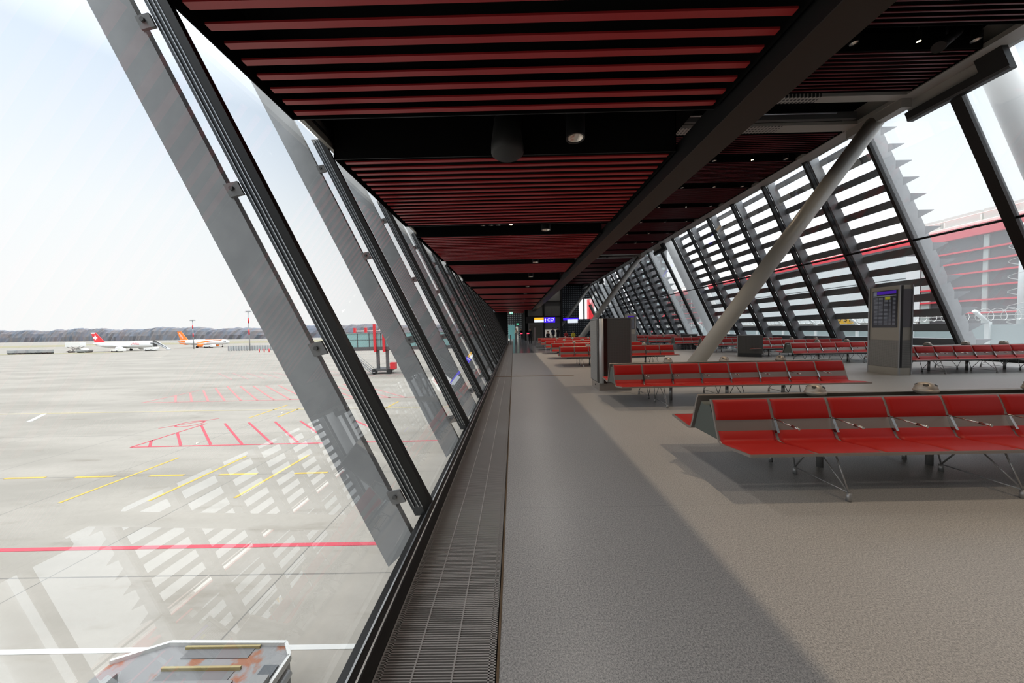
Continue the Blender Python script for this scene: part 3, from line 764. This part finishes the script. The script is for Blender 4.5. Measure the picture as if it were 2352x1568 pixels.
# ------------------------------------------------------------------ people
def person(label, loc, rz, sit, top, legs, hair='hair'):
    V = []; E = []; Rr = []
    def j(p, r, to=None):
        V.append(p); Rr.append(r)
        if to is not None: E.append((to, len(V) - 1))
        return len(V) - 1
    hz = .52 if sit else .93
    hip = j((0, 0, hz), .13)
    sp = j((0, .0 if not sit else .03, hz + .22), .125, hip); ch = j((0, 0, hz + .44), .14, sp); nk = j((0, -.01, hz + .55), .055, ch)
    hd = j((0, -.02, hz + .64), .075, nk); h2 = j((0, -.03, hz + .72), .088, hd); j((0, -.01, hz + .80), .07, h2)
    for s in (-1, 1):
        sh = j((s * .17, 0, hz + .47), .06, ch)
        if sit:
            el = j((s * .22, -.10, hz + .22), .045, sh); wr = j((s * .12, -.32, hz + .14), .03, el); j((s * .08, -.40, hz + .13), .035, wr)
            kn = j((s * .11, -.44, hz - .03), .075, j((s * .09, -.05, hz - .01), .10, hip)); an = j((s * .11, -.46, .08), .045, kn); j((s * .11, -.60, .04), .04, an)
        else:
            el = j((s * .22, .02, hz + .20), .045, sh); wr = j((s * .23, -.06, hz - .04), .032, el); j((s * .23, -.09, hz - .12), .035, wr)
            kn = j((s * .10, -.03 * s, .50), .065, j((s * .09, 0, hz - .05), .10, hip)); an = j((s * .10, .03 * s, .08), .045, kn); j((s * .10, -.12 + .03 * s, .04), .04, an)
    me = bpy.data.meshes.new('tmp'); me.from_pydata(V, E, []); o = bpy.data.objects.new('tmp', me); COL.objects.link(o)
    md = o.modifiers.new('s', 'SKIN'); 
    for i, sv in enumerate(me.skin_vertices[0].data): sv.radius = (Rr[i], Rr[i]); sv.use_root = (i == 0)
    su = o.modifiers.new('u', 'SUBSURF'); su.levels = 1; su.render_levels = 1
    dg = bpy.context.evaluated_depsgraph_get(); bm_ = bpy.data.meshes.new_from_object(o.evaluated_get(dg)); bpy.data.objects.remove(o)
    body = bpy.data.objects.new('person', bm_); COL.objects.link(body)
    bm_.materials.clear()
    for k in (M[legs], M[top], M['skin'], M['tyre']): bm_.materials.append(k)
    for p in bm_.polygons:
        z = p.center.z; p.use_smooth = True
        p.material_index = 2 if z > hz + .54 else 1 if (z > hz + .02 and not (sit and p.center.y < -.34)) else 3 if z < .07 else 0
    body.location = loc; body.rotation_euler = (0, 0, rz); tag(body, label, 'person', 'people waiting at the far gate')
    q = B(); n = 12; prof = [(.095 * math.cos(a), hz + .735 + .105 * math.sin(a)) for a in (-.25, .1, .45, .8, 1.15, 1.5)]
    q.lathe(prof, (0, .0, 0), n); q.build('hair', M[hair], body)
    return body
person('person in dark clothes and grey bag strap walking by the pale post', (1.75, 33.6, 0), .3, False, 'cloth_dk', 'cloth_dk')
person('person in a dark coat seated alone at the left before the lit opening', (4.05, 37.2, 0), 0, True, 'cloth_dk', 'cloth_dk')
person('person in a navy jacket standing in the middle before the lit opening', (4.75, 38.0, 0), PI, False, 'cloth_navy', 'cloth_dk')
person('person in black standing at the right before the lit opening', (5.25, 37.4, 0), PI - .4, False, 'cloth_dk', 'cloth_dk')
person('person in a red top seated right of the lit opening', (6.1, 36.6, 0), .2, True, 'cloth_red', 'cloth_dk')
person('person in a yellow jacket seated right of the lit opening', (6.9, 36.4, 0), -.2, True, 'cloth_yel', 'cloth_dk')
person('person in a cream coat standing at the teal screen far down the walkway', (.35, 46.5, 0), .1, False, 'cloth_cream', 'cloth_dk')
person('person in dark clothes far down the walkway right of the cream coat', (1.1, 47.5, 0), .5, False, 'cloth_dk', 'cloth_dk')
# plain gallery seat under the two seated by the opening
for lab, x, y in (('dark stool under the person seated before the lit opening', 4.05, 37.25), ('dark stool under the person in the red top', 6.1, 36.65), ('dark stool under the person in the yellow jacket', 6.9, 36.45)):
    e = empty('stool', lab, 'stool', (x, y, 0), 0, 'stools at the far gate')
    q = B(); q.box(-.22, .22, -.25, .22, .36, .42); q.build('seat', M['cloth_dk'], e)
    for sx in (-.18, .18):
        for sy in (-.2, .17): B().tube((sx, sy, 0), (sx, sy, .37), .018, 8).build('leg', M['steel'], e)

# ------------------------------------------------------------------ outside left: the airfield
A = -6.5
o = B().box(-2600, -1.2, -300, 2600, A - .5, A).build('ground', M['apron']); struct(o)
struct(B().box(-.2, -.1, -10, YE, A, -.35).build('wall_below', M['floor_edge']))
def flat(name, polys, m, label, cat='ground marking', group=None, z=.012):
    q = B()
    for p in polys:
        ar = sum(p[i][0] * p[(i + 1) % len(p)][1] - p[(i + 1) % len(p)][0] * p[i][1] for i in range(len(p)))
        if ar < 0: p = p[::-1]
        q.prism(p, A + .001, A + z, 'z')
    return tag(q.build(name, m), label, cat, group)
def bar(a, b_, w):
    d = Vector((b_[0] - a[0], b_[1] - a[1])).normalized(); n_ = Vector((-d.y, d.x)) * w / 2
    return [(a[0] + n_.x, a[1] + n_.y), (b_[0] + n_.x, b_[1] + n_.y), (b_[0] - n_.x, b_[1] - n_.y), (a[0] - n_.x, a[1] - n_.y)]
flat('red_line', [bar((-60, 11.0), (-19.2, 11.65), .19), bar((-19.2, 11.65), (-1.5, 11.68), .19)], M['mark_red'], 'straight red line painted across the apron, nearest the building')
flat('white_line', [bar((-60, 7.6), (-1.5, 7.76), .13)], M['mark_wht'], 'straight white line painted on the apron beside the flat tractor')
for n, (x0, x1) in enumerate(((-29.9, -27.6), (-25.75, -23.5), (-21.4, -19.4), (-17.3, -15.1), (-12.9, -11.0))):
    flat('yellow_dash', [bar((x0, 17.82), (x1, 17.86), .17)], M['mark_yel'], 'short yellow dash on the apron, %s from the left in its row' % ORD[n], group='row of yellow dashes')
for n, (a, b_) in enumerate((((-22.6, 15.0), (-22.55, 20.5)), ((-18.2, 15.05), (-18.05, 20.5)), ((-14.05, 15.2), (-13.85, 20.5)), ((-26.05, 30.1), (-26.05, 35.4)), ((-23.3, 30.3), (-23.5, 33.8)), ((-13.9, 32.5), (-13.6, 36.1)))):
    flat('yellow_line', [bar(a, b_, .17 if n < 3 else .2)], M['mark_yel'], 'yellow guide line crossing the apron lengthways, ' + ('left of the near three', 'middle of the near three', 'right of the near three', 'left one beyond the red hatching', 'right one beyond the red hatching', 'seen past the first fin')[n], group='yellow lengthways guide lines')
flat('yellow_line', [bar((-90, 33.9), (-25, 33.3), .22), bar((-25, 33.3), (-3, 33.2), .22)], mat('pale yellow road paint', (.33, .28, .15), .7), 'long faint yellow line across the apron beyond the red hatching')
flat('white_line', [bar((-48, 30.3), (-51.1, 33.4), .35)], M['mark_wht'], 'short slanting white dash on the apron at the far left')
# red hatched areas
h1 = [bar((-28.4, 22.62), (-3, 22.9), .16), bar((-28.4, 22.62), (-28.6, 28.5), .16)] + [bar(a, b_, .16) for a, b_ in (((-27.1, 22.7), (-28.6, 24.1)), ((-24.9, 22.8), (-28.5, 25.9)), ((-22.7, 22.85), (-28.7, 28.1)), ((-20.3, 22.8), (-26.8, 28.4)), ((-17.97, 22.7), (-24.7, 28.55)), ((-16.3, 23), (-22.4, 28.7)), ((-13.6, 22.8), (-20, 28.7)), ((-11, 22.8), (-17.6, 28.7)), ((-8.4, 22.8), (-15, 28.7)))]
flat('red_hatching', h1, M['mark_red'], 'red outlined hatched area on the apron, the nearer of two')
h2 = [bar((-46.1, 38.1), (-10, 38.4), .24), bar((-46.1, 38.1), (-47, 46), .24)] + [bar((-42.1 + 2.05 * i, 38.25), (-42.1 + 2.05 * i - min(4.3 + 2.05 * i, 12), 38.25 + .93 * min(4.3 + 2.05 * i, 12)), .22) for i in range(0, 15)]
flat('red_hatching', h2, mat('worn red road paint', (.36, .14, .135), .7), 'faint red hatched area on the apron, the farther of two')
h3 = [bar((-52 + 3 * i, 57), (-64 + 3 * i, 67), .25) for i in range(12)]
flat('red_hatching', h3, mat('faded red road paint', (.30, .175, .165), .7), 'very faint red hatching far out on the apron')
flat('red_ring', [bar((-30.1 + .95 * math.cos(t), 28.5 + .95 * math.sin(t)), (-30.1 + .95 * math.cos(t + .42), 28.5 + .95 * math.sin(t + .42)), .14) for t in [k * .42 for k in range(15)]] + [bar((-31.6, 27.2), (-29.0, 30.2), .12)], M['mark_red'], 'red painted ring with grey centre left of the hatched area')
# grass strips and far ground
q = B(); q.box(-900, -195, 320, 420, A, A + .05); tag(q.build('grass_strip', M['grass']), 'long dull grass strip between taxiways before the wood', 'grass')
q = B(); q.box(-300, -215, 168, 178, A, A + .05); tag(q.build('grass_strip', M['grass']), 'narrow grass strip before the white airliner', 'grass')
# wooded hill on the horizon
q = B(); n = 260; rows = 5
vs = []
for i in range(n + 1):
    x = -2400 + 2390 * i / n; yb = 1050 - 0.12 * (x + 1600) if x < -1600 else 1050 - .385 * (x + 1600)
    yb = max(yb, 640)
    hgt = 24 + 16 * max(0, min(1, (-x - 500) / 1000)) + 2.2 * math.sin(x * .013) + 1.6 * math.sin(x * .041 + 1) + random.uniform(-1.2, 1.2)
    for k in range(rows):
        t = k / (rows - 1)
        vs.append((x, yb + 18 * t * t + random.uniform(-2, 2), A + hgt * math.sin(t * PI / 2) + (random.uniform(-.8, .8) if 0 < k < rows - 1 else 0)))
fs = [(i * rows + k, (i + 1) * rows + k, (i + 1) * rows + k + 1, i * rows + k + 1) for i in range(n) for k in range(rows - 1)]
q.add(vs, fs); o = q.build('woodland', M['forest']); tag(o, 'low grey blue wooded ridge along the horizon', 'woodland'); o['kind'] = 'stuff'

# aircraft
def airliner(label, name, loc, L, livery):
    e = empty('airliner', label, 'airliner', loc)
    r = 1.98; zc = 3.7; q = B()
    prof = [(0, 0), (.5, .25), (1.0, .9), (1.45, 1.9), (1.75, 3.0), (1.93, 4.6), (r, 6.2), (r, L * .66), (1.9, L * .74), (1.55, L * .84), (1.0, L * .93), (.45, L * .985), (0, L)]
    vs = []; nn = 24
    for rr, h in prof:
        up = 0 if h < L * .66 else (r - rr) * .75; dn = 0 if h > 6 else -(r - rr) * .22
        for i in range(nn):
            a = 2 * PI * i / nn; vs.append((L - h, rr * math.cos(a), zc + up + dn + rr * math.sin(a)))
    q.add(vs, [(k * nn + i, k * nn + (i + 1) % nn, (k + 1) * nn + (i + 1) % nn, (k + 1) * nn + i) for k in range(len(prof) - 1) for i in range(nn)], True)
    fus = q.build('fuselage', M['plane_white'], e)
    q = B(); q.prism([(L - 1.2, zc + .75), (L - 2.6, zc + 1.1), (L - 3.0, zc + .65), (L - 1.3, zc + .4)], -1.75, -1.2, 'y'); q.build('cockpit_window', M['screen_off'], fus)
    tailm = M['plane_red'] if livery == 'red' else M['orange']
    q = B(); q.prism([(L * .185, zc + 1.75), (L * .03, zc + 1.9), (-.9, zc + 7.9), (1.9, zc + 7.9)], -.16, .16, 'y'); fin = q.build('tail_fin', tailm, e)
    if livery == 'red':
        q = B(); q.prism([(1.55 + .0, zc + 7.15), (-.72, zc + 7.15), (-.9, zc + 7.9), (1.9, zc + 7.9)], -.175, .175, 'y'); q.build('fin_tip', M['plane_white'], fin)
        cx, cz, u = 1.75, zc + 4.7, .42; q = B()
        q.box(cx - u, cx + u, -.19, -.165, cz - 3 * u, cz + 3 * u); q.box(cx - 3 * u, cx - u, -.19, -.165, cz - u, cz + u); q.box(cx + u, cx + 3 * u, -.19, -.165, cz - u, cz + u); q.build('white_cross', M['plane_white'], fin)
        text('SWISS', 2.0, M['plane_red'], e, (L * .70, -2.02, zc + .55), (PI / 2, 0, 0), ext=.01)
    else:
        text('easyJet', 1.7, M['plane_white'], e, (1.9, -.2, zc + 5.0), (PI / 2, math.radians(58), 0), ext=.02)
        q = B(); q.prism([(L * .16, zc + 1.4), (L * .16, zc - 1.6), (L * .06, zc - .6), (L * .02, zc + 1.4)], -1.72, 1.72, 'y'); q.build('rear_band', M['orange'], fus)
        q = B(); q.prism([(L * .36, zc - 1.2), (L * .48, zc - .9), (L * .70, zc + .9), (L * .9, zc + 1.3), (L * .88, zc + 1.55), (L * .55, zc + .9), (L * .40, zc - .2)], -2.02, -1.5, 'y'); q.build('orange_swoosh', M['orange'], fus)
        q = B(); q.box(L * .55, L * .88, -1.0, 1.0, zc + 1.75, zc + 2.03); q.build('roof_band', M['orange'], fus)
    for s in (-1, 1):
        q = B(); q.add([(L * .60, s * 1.6, zc - 1.1), (L * .42, s * 1.6, zc - 1.2), (L * .36, s * 17, zc + .5), (L * .40, s * 17, zc + .5),
                        (L * .60, s * 1.6, zc - .75), (L * .42, s * 1.6, zc - 1.0), (L * .36, s * 17, zc + .6), (L * .40, s * 17, zc + .6)],
                       [(0, 1, 2, 3), (7, 6, 5, 4), (0, 3, 7, 4), (1, 5, 6, 2), (3, 2, 6, 7)]); q.build('wing', M['plane_white'], e)
        q = B(); q.add([(L * .10, s * .8, zc + .7), (L * .03, s * .8, zc + .7), (-.6, s * 6, zc + 1.2), (1.0, s * 6, zc + 1.2),
                        (L * .10, s * .8, zc + .9), (L * .03, s * .8, zc + .85), (-.6, s * 6, zc + 1.28), (1.0, s * 6, zc + 1.28)],
                       [(0, 1, 2, 3), (7, 6, 5, 4), (0, 3, 7, 4), (1, 5, 6, 2), (3, 2, 6, 7)]); q.build('tailplane', M['plane_white'], e)
        q = B(); q.lathe([(.0, .0), (.75, .0), (1.15, .9), (1.2, 2.4), (1.05, 3.3), (.95, 3.5), (0, 3.3)], (L * .53, s * 5.75, zc - 2.0), 18, 'x'); q.build('engine', M['orange'] if livery != 'red' else M['plane_white'], e)
        q = B(); q.tube((L * .46, s * 3.8 - .4, .58), (L * .46, s * 3.8 + .4, .58), .58, 16); q.tube((L * .46, s * 3.8, .6), (L * .46, s * 3.0, zc - 1.1), .12, 8); q.build('main_gear', M['tyre'], e)
    q = B(); q.tube((L * .86, -.3, .4), (L * .86, .3, .4), .4, 14); q.tube((L * .86, 0, .4), (L * .86, 0, zc - 1.9), .1, 8); q.build('nose_gear', M['tyre'], e)
    return e
airliner('white airliner with red tail and white cross parked on the apron', 'swiss', (-257.5, 190, A), 40, 'red')
airliner('white airliner with orange tail parked farther out on the apron', 'ej', (-239, 222, A), 36, 'orange')
# ground equipment by the aircraft
def truck(name, label, loc, L, h, z0, m, cat='truck', cab=True):
    e = empty(name, label, cat, loc)
    q = B(); q.box(0, L, 0, 2.4, z0, z0 + h); q.build('body', m, e)
    if cab: q = B(); q.prism([(L, .5), (L + 1.9, .5), (L + 1.9, 1.3), (L + 1.4, 2.2), (L, 2.3)], .1, 2.3, 'y'); q.build('cab', M['white'], e)
    q = B(); q.box(0, L + (1.6 if cab else 0), .2, 2.2, .45, .75); q.build('chassis', M['dkgrey'], e)
    for x in (L * .2, L * .85): q = B(); q.tube((x, -.05, .45), (x, 2.45, .45), .45, 14); q.build('wheel', M['tyre'], e)
    if z0 > 1.5:
        q = B()
        for s in (0, 1): q.tube((.5, .3 + s * 1.8, .7), (L - .5, .3 + s * 1.8, z0), .12, 6); q.tube((L - .5, .3 + s * 1.8, .7), (.5, .3 + s * 1.8, z0), .12, 6)
        q.build('scissor_lift', M['dkgrey'], e)
    return e
truck('catering_truck', 'white catering truck on a scissor lift behind the red tailed airliner', (-262, 181, A), 9, 2.6, 3.4, M['white'])
truck('loader', 'grey loading vehicle under the red tailed airliner', (-249, 176, A), 7, .8, .8, M['greyeq'], cab=False)
for n in range(4):
    truck('baggage_cart', 'pale baggage cart in a row behind the red tailed airliner, %s from the left' % ORD[n], (-282 + n * 6.2, 172, A), 4.4, 1.5, .8, M['greyeq'], 'cart', False)
truck('tug', 'small white tug under the wing of the red tailed airliner', (-229, 176, A), 4.2, 1.0, .6, M['white'])
truck('fuel_truck', 'low white service truck below the nose of the red tailed airliner', (-219.5, 184, A), 5, 1.3, .7, M['white'])
truck('belt_loader', 'low white service truck below the nose of the orange tailed airliner', (-214, 214, A), 5, 1.2, .7, M['white'])
e = empty('boarding_stairs', 'dark mobile boarding stairs at the nose of the red tailed airliner', 'boarding stairs', (-216.6, 186.5, A))
q = B(); q.prism([(0, 5.2), (1.2, 5.2), (8.5, .6), (8.5, .3), (0, 4.8)], 0, 2, 'y'); q.build('flight', M['greyeq'], e)
q = B(); q.box(-.3, .2, 0, 2, 0, 5.6); q.prism([(0, 6.2), (1.2, 6.2), (8.5, 1.6), (8.5, 1.3), (0, 5.9)], -.1, 0, 'y'); q.build('railing', M['dkgrey'], e)
for n, (x, y, ht) in enumerate(((-205.5, 199.5, 18), (-138, 162.5, 20))):
    e = empty('floodlight_mast', ('red and white floodlight mast before the orange tailed airliner', 'taller looking red and white floodlight mast right of the airliners')[n], 'floodlight mast', (x, y, A), 0, 'floodlight masts')
    q = B(); q.tube((0, 0, 0), (0, 0, ht), .28, 10, .18); q.build('pole', M['greyeq'], e)
    for a in (.42, .72): q = B(); q.tube((0, 0, ht * a), (0, 0, ht * (a + .13)), .29, 10, .26); q.build('red_band', M['red_post'], e)
    q = B(); q.box(-1.8, 1.8, -.3, .3, ht, ht + .25); q.box(-1.2, 1.2, -.2, .2, ht + .25, ht + .7); q.build('lamp_head', M['greyeq'], e)
e = empty('blast_fence', 'long grey ribbed blast fence on the apron left of the first fin', 'fence', (-151, 164, A))
q = B()
for i in range(30): q.box(i * 1.4, i * 1.4 + .15, 0, .8, 0, 2.6)
q.build('ribs', M['greyeq'], e)
q = B(); q.box(0, 41, .3, .4, .2, 2.5); q.build('sheet', mat('pale grey sheet', (.5, .52, .52), .5), e)
for n in range(3):
    tag(B().tube((-118 + n * 2.3, 144, A), (-118 + n * 2.3, 144, A + 1.6), .2, 8).build('marker_post', M['red_post']), 'short red marker post on the far apron, %s from the left' % ORD[n], 'marker post', 'red marker posts')

# passenger bridge
e = empty('passenger_bridge', 'teal glazed passenger boarding bridge with red posts on the apron', 'boarding bridge', (-32.6, 60.5, 0), math.radians(4))
q = B(); q.box(0, 22, 0, 2.6, -1.2, 1.45); q.build('tunnel', M['teal'], e)
q = B()
for x in (0, 2.2, 4.4, 6.6, 8.8, 11, 13.2, 15.4, 17.6): q.box(x - .05, x + .05, -.04, 0, -1.2, 1.45)
q.box(0, 22, -.04, 0, .15, .2); q.build('frame', M['alu_dk'], e)
q = B(); q.box(-.3, 22, -.15, 2.75, -1.9, -1.2); q.build('underframe', M['dkgrey'], e)
q = B(); q.box(-.3, 22, -.1, 2.7, 1.45, 1.62); q.build('roof', M['greyeq'], e)
for x in (1.6, 3.7):
    q = B(); q.box(x - .2, x + .2, .2, .6, 1.6, 2.55); q.build('roof_post', M['red_post'], e)
q = B(); q.box(1.6, 9, .4, .6, 1.85, 2.05); q.build('roof_rail', M['bldg_cream'], e)
for x in (5.6, 7.3): q = B(); q.box(x - .22, x + .22, -.55, -.15, -2.2, 3.2); q.build('lift_post', M['red_post'], e)
q = B(); q.box(6.2, 7.0, .6, 1.5, 2.0, 3.4); q.box(6.0, 7.2, .5, 1.6, 3.3, 3.6); q.build('air_unit', M['white'], e)
for x in (5.9, 7.7): q = B(); q.box(x - .25, x + .25, .0, .5, A + .9, -1.9); q.build('support_leg', M['dkgrey'], e)
q = B(); q.box(5.0, 8.6, -.6, 2.6, A + .55, A + 1.0); q.build('bogie', M['dkgrey'], e)
for x in (5.4, 8.2): q = B(); q.tube((x, -.7, A + .5), (x, -.2, A + .5), .5, 16); q.build('wheel', M['tyre'], e)
q = B(); q.box(8.4, 9.4, -.7, .5, A + .9, A + 2.2); q.build('red_box', M['red_post'], e)
q = B()
for i in range(16): q.box(1.0 + i * .28, 1.4 + i * .28, -1.6, -.6, -2.2 - i * .26, -2.14 - i * .26)
for yy in (-1.6, -.6):
    q.tube((1.0, yy, -2.2), (5.4, yy, A + .15), .06, 6); q.tube((1.0, yy, -1.3), (5.4, yy, A + 1.1), .04, 6)
q.build('service_stairs', M['greyeq'], e)

# flat aircraft tractor at the foot of the building
e = empty('aircraft_tractor', 'flat rusty grey aircraft tractor parked at the foot of the glazing', 'tractor', (0, 0, A))
out = [(-8.72, 6.35), (-7.85, 6.74), (-5.22, 6.70), (-4.94, 6.42), (-4.86, 1.0), (-8.9, 1.0)]
q = B(); q.prism(out[::-1], .30, 1.12, 'z'); q.build('hull', M['hull'], e)
q = B(); q.prism([(x * 1. - .0, y) for x, y in out][::-1], 1.12, 1.16, 'z'); q.build('deck', M['rust'], e)
q = B()
for a, b_ in zip(out, out[1:]):
    p = bar(a, b_, .06); q.prism(p, 1.10, 1.24, 'z')
q.build('rim', M['mark_wht'], e)
q = B(); q.box(-7.3, -5.85, 6.42, 6.62, 1.165, 1.175); q.box(-7.4, -5.9, 5.98, 6.16, 1.165, 1.175); q.build('slot', M['dkgrey'], e)
q = B(); q.box(-7.45, -5.8, 6.18, 6.22, 1.16, 1.23); q.box(-7.4, -5.75, 6.62, 6.66, 1.16, 1.22); q.build('yellow_edge', mat('worn yellow edge', (.26, .21, .09), .6), e)
q = B(); q.box(-7.5, -5.75, 4.2, 5.96, 1.165, 1.21); q.build('cover_plate', mat('worn steel plate', (.15, .148, .145), .6), e)
q = B()
for x in (-7.3, -7.1, -6.2, -5.95):
    for y in (5.55, 5.86): q.tube((x, y, 1.21), (x, y, 1.222), .03, 8)
q.build('bolt', M['dkgrey'], e)
q = B(); q.box(-6.75, -6.5, 5.70, 5.82, 1.21, 1.22); q.build('nameplate', M['dkgrey'], e)
q = B(); q.tube((-4.9, 6.3, .95), (-4.82, 2, .95), .09, 10); q.tube((-4.9, 6.3, .65), (-4.82, 2, .65), .07, 10); q.build('side_pipe', M['alu'], e)
q = B(); q.box(-5.35, -5.05, 3.2, 6.25, 1.16, 1.20); q.box(-8.6, -8.25, 3.2, 6.1, 1.16, 1.20); q.build('walkway_plate', M['alu_dk'], e)
q = B(); q.box(-8.35, -8.05, 5.6, 5.95, 1.16, 1.4); q.box(-5.3, -4.98, 5.72, 5.92, 1.16, 1.36); q.build('hatch', M['hull'], e)
for x in (-8.3, -5.3): q = B(); q.tube((x - .25, 4.5, .45), (x + .25, 4.5, .45), .45, 16); q.build('wheel', M['tyre'], e)

# ------------------------------------------------------------------ outside right
struct(B().box(18.7, 400, -200, 400, -.7, -.3).build('ground', mat('grey paving', (.33, .33, .32), .8)))
e = empty('terminal_building', 'long grey terminal building with red fascia and red lines across the yard', 'building', (34, -30, 0))
L = 150
q = B(); q.box(0, 20, 0, L, -.4, 7.8); q.build('wall', M['bldg_grey'], e)
q = B(); q.box(-.35, 20, -1, L, 7.75, 8.55); q.build('fascia', M['bldg_red'], e)
q = B()
for z in (6.74, 5.9, 5.08, 4.06, 3.05, 2.12, .35): q.box(-.22, 0, 0, L, z - .06, z + .06)
q.build('sunshade_bars', M['bldg_red'], e)
q = B()
for i in range(48): q.box(-.1, 0, i * 3.1, i * 3.1 + .55 - .3 * (i % 2), -.3, 7.7)
q.build('columns', M['bldg_col'], e)
q = B(); q.prism([(1, 8.55), (1, 9.0), (5, 10.2), (14, 10.4), (20, 8.55)], 0, L, 'y'); rf = q.build('roof', M['bldg_cream'], e)
q = B()
for y in (52, 54.2, 56.4): q.box(1.4, 4.4, y, y + 2, 9.0, 9.9)
q.build('roof_hatch', mat('pale roof light', (.6, .6, .56), .5), rf)
q = B(); q.path([(1.2, 0, 9.6), (1.2, L, 9.6)], .04, 6)
for i in range(75): q.tube((1.2, i * 2, 8.6), (1.2, i * 2, 9.6), .03, 5)
q.build('roof_railing', M['bldg_cream'], e)
e = empty('white_shed', 'long white windowless building before the terminal across the yard', 'building', (28, 22.6, 0))
q = B(); q.box(0, 1, 0, 22, 1.55, 6.2); q.build('wall', M['bldg_white'], e)
q = B(); q.box(-.02, 0, 0, 22, 3.15, 3.18); q.box(-.02, 0, 0, 22, 4.65, 4.68); q.build('joint', M['alu_dk'], e)
q = B(); q.box(.1, 1, .05, 22, -.4, 1.55); q.build('base', mat('warm grey base', (.40, .38, .35), .6), e)
q = B(); q.box(.2, .95, .1, 22, 6.2, 7.0); q.build('window_band', M['bldg_grey'], e)
e = empty('security_fence', 'blue grey security fence with coiled barbed wire along the yard', 'fence', (24, -12, 0))
q = B(); q.box(0, .04, 0, 66, -.35, 1.35); q.build('panels', M['fence_glass'], e)
for i in range(22):
    q = B(); q.box(-.1, .06, i * 3.0 + .9, i * 3.0 + 1.06, -.35, 1.5); q.build('post', M['fence_post'], e)
    q = B(); q.tube((0, i * 3.0 + .98, 1.42), (-.75, i * 3.0 + .98, 2.05), .08, 8); q.build('arm', M['fence_post'], e)
q = B()
for off, r in ((-.45, .30),):
    pts = []
    for t in range(0, 66 * 24):
        y = t / 24; a = y * 2 * PI / .42; pts.append((off + r * math.cos(a), y, 1.85 + r * math.sin(a)))
    for a, b_ in zip(pts, pts[1:]): q.tube(a, b_, .012, 3, cap=False)
for z, x in ((1.6, -.2), (1.8, -.45), (2.0, -.7)): q.tube((x, 0, z), (x, 66, z), .01, 4)
q.build('barbed_wire', M['wire'], e)
e = empty('stand_sign', 'small yellow sign with black characters on the fence left of the information pillar', 'sign', (23.6, 21.95, 1.5))
q = B(); q.box(0, .04, 0, 1.05, 0, .70); q.build('board', M['sign_yel'], e)
text('731', .62, M['sign_blk'], e, (-.006, .5, .34), (PI / 2, 0, -PI / 2))
e = empty('lattice_pole', 'pale pole with coiled wire behind the fence in the unlouvred bay', 'pole', (25.2, 15.6, -.3))
q = B(); q.tube((0, 0, 0), (0, 0, 6.6), .22, 12); q.build('shaft', M['fence_post'], e)
q = B(); q.tube((-.25, -.25, 0), (-.25, -.25, 7), .06, 8); q.build('cable_pipe', M['bldg_cream'], e)
q = B(); pts = [(.5 * math.cos(t * .5), .5 * math.sin(t * .5), t * .06) for t in range(110)]
for a, b_ in zip(pts, pts[1:]): q.tube(a, b_, .014, 3, cap=False)
q.build('wire_coil', M['wire'], e)
e = empty('dark_wing', 'dark building wing with small pale windows beyond the far right glazing', 'building', (20.2, 57, -.3))
q = B(); q.box(0, 7.6, 0, 12, 0, 16); q.build('wall', M['bldg_grey'], e)
q = B()
for i in range(8):
    for k in range(12): q.box(.3 + i * .92, .75 + i * .92, -.04, 0, .8 + k * 1.25, 1.25 + k * 1.25)
q.build('windows', M['fence_glass'], e)  # plain pale blue grey panes
q = B()
for x in (1.9, 5.6): q.tube((x - 1.6, -.2, 0), (x + 1.6, -.2, 4.2), .12, 8); q.tube((x + 1.6, -.2, 0), (x - 1.6, -.2, 4.2), .12, 8)
q.build('cross_bracing', M['bldg_red'], e)
# something red and steel beyond the end window
e = empty('red_gantry', 'red and white structure beyond the far end window', 'building', (13, 80, 0))
q = B(); q.box(6.2, 7.6, 0, 2, -.4, 9); q.build('red_tower', M['red_post'], e)
q = B(); q.box(-8, 10, 4, 8, -.4, 3.6); q.build('base', M['bldg_white'], e)

# ------------------------------------------------------------------ sky
wd = bpy.data.worlds.new('overcast sky'); SC.world = wd; wd.use_nodes = True; nt = wd.node_tree
bg = nt.nodes['Background']; tc = nt.nodes.new('ShaderNodeTexCoord'); sp = nt.nodes.new('ShaderNodeSeparateXYZ')
nt.links.new(tc.outputs['Generated'], sp.inputs[0])
cr = nt.nodes.new('ShaderNodeValToRGB'); nt.links.new(sp.outputs[2], cr.inputs[0])
el = cr.color_ramp.elements
el[0].position = 0.; el[0].color = (1.20, 1.20, 1.19, 1)
el[1].position = 1.; el[1].color = (6.6, 6.75, 6.95, 1)
for p, c in ((.12, (1.22, 1.23, 1.23)), (.26, (1.2, 1.25, 1.28)), (.48, (1.05, 1.19, 1.36)), (.60, (1.9, 2.02, 2.15)), (.78, (4.6, 4.75, 4.9))):
    x = el.new(p); x.color = (*c, 1)
nt.links.new(cr.outputs[0], bg.inputs[0]); bg.inputs[1].default_value = 1.

SC.view_settings.view_transform = 'Standard'; SC.view_settings.look = 'None'
SC.view_settings.exposure = 0.; SC.view_settings.gamma = 1.; SC.view_settings.use_curve_mapping = False
SC.cycles.max_bounces = 8; SC.cycles.transparent_max_bounces = 24; SC.cycles.diffuse_bounces = 4; SC.cycles.glossy_bounces = 4
SC.cycles.caustics_reflective = False; SC.cycles.caustics_refractive = False
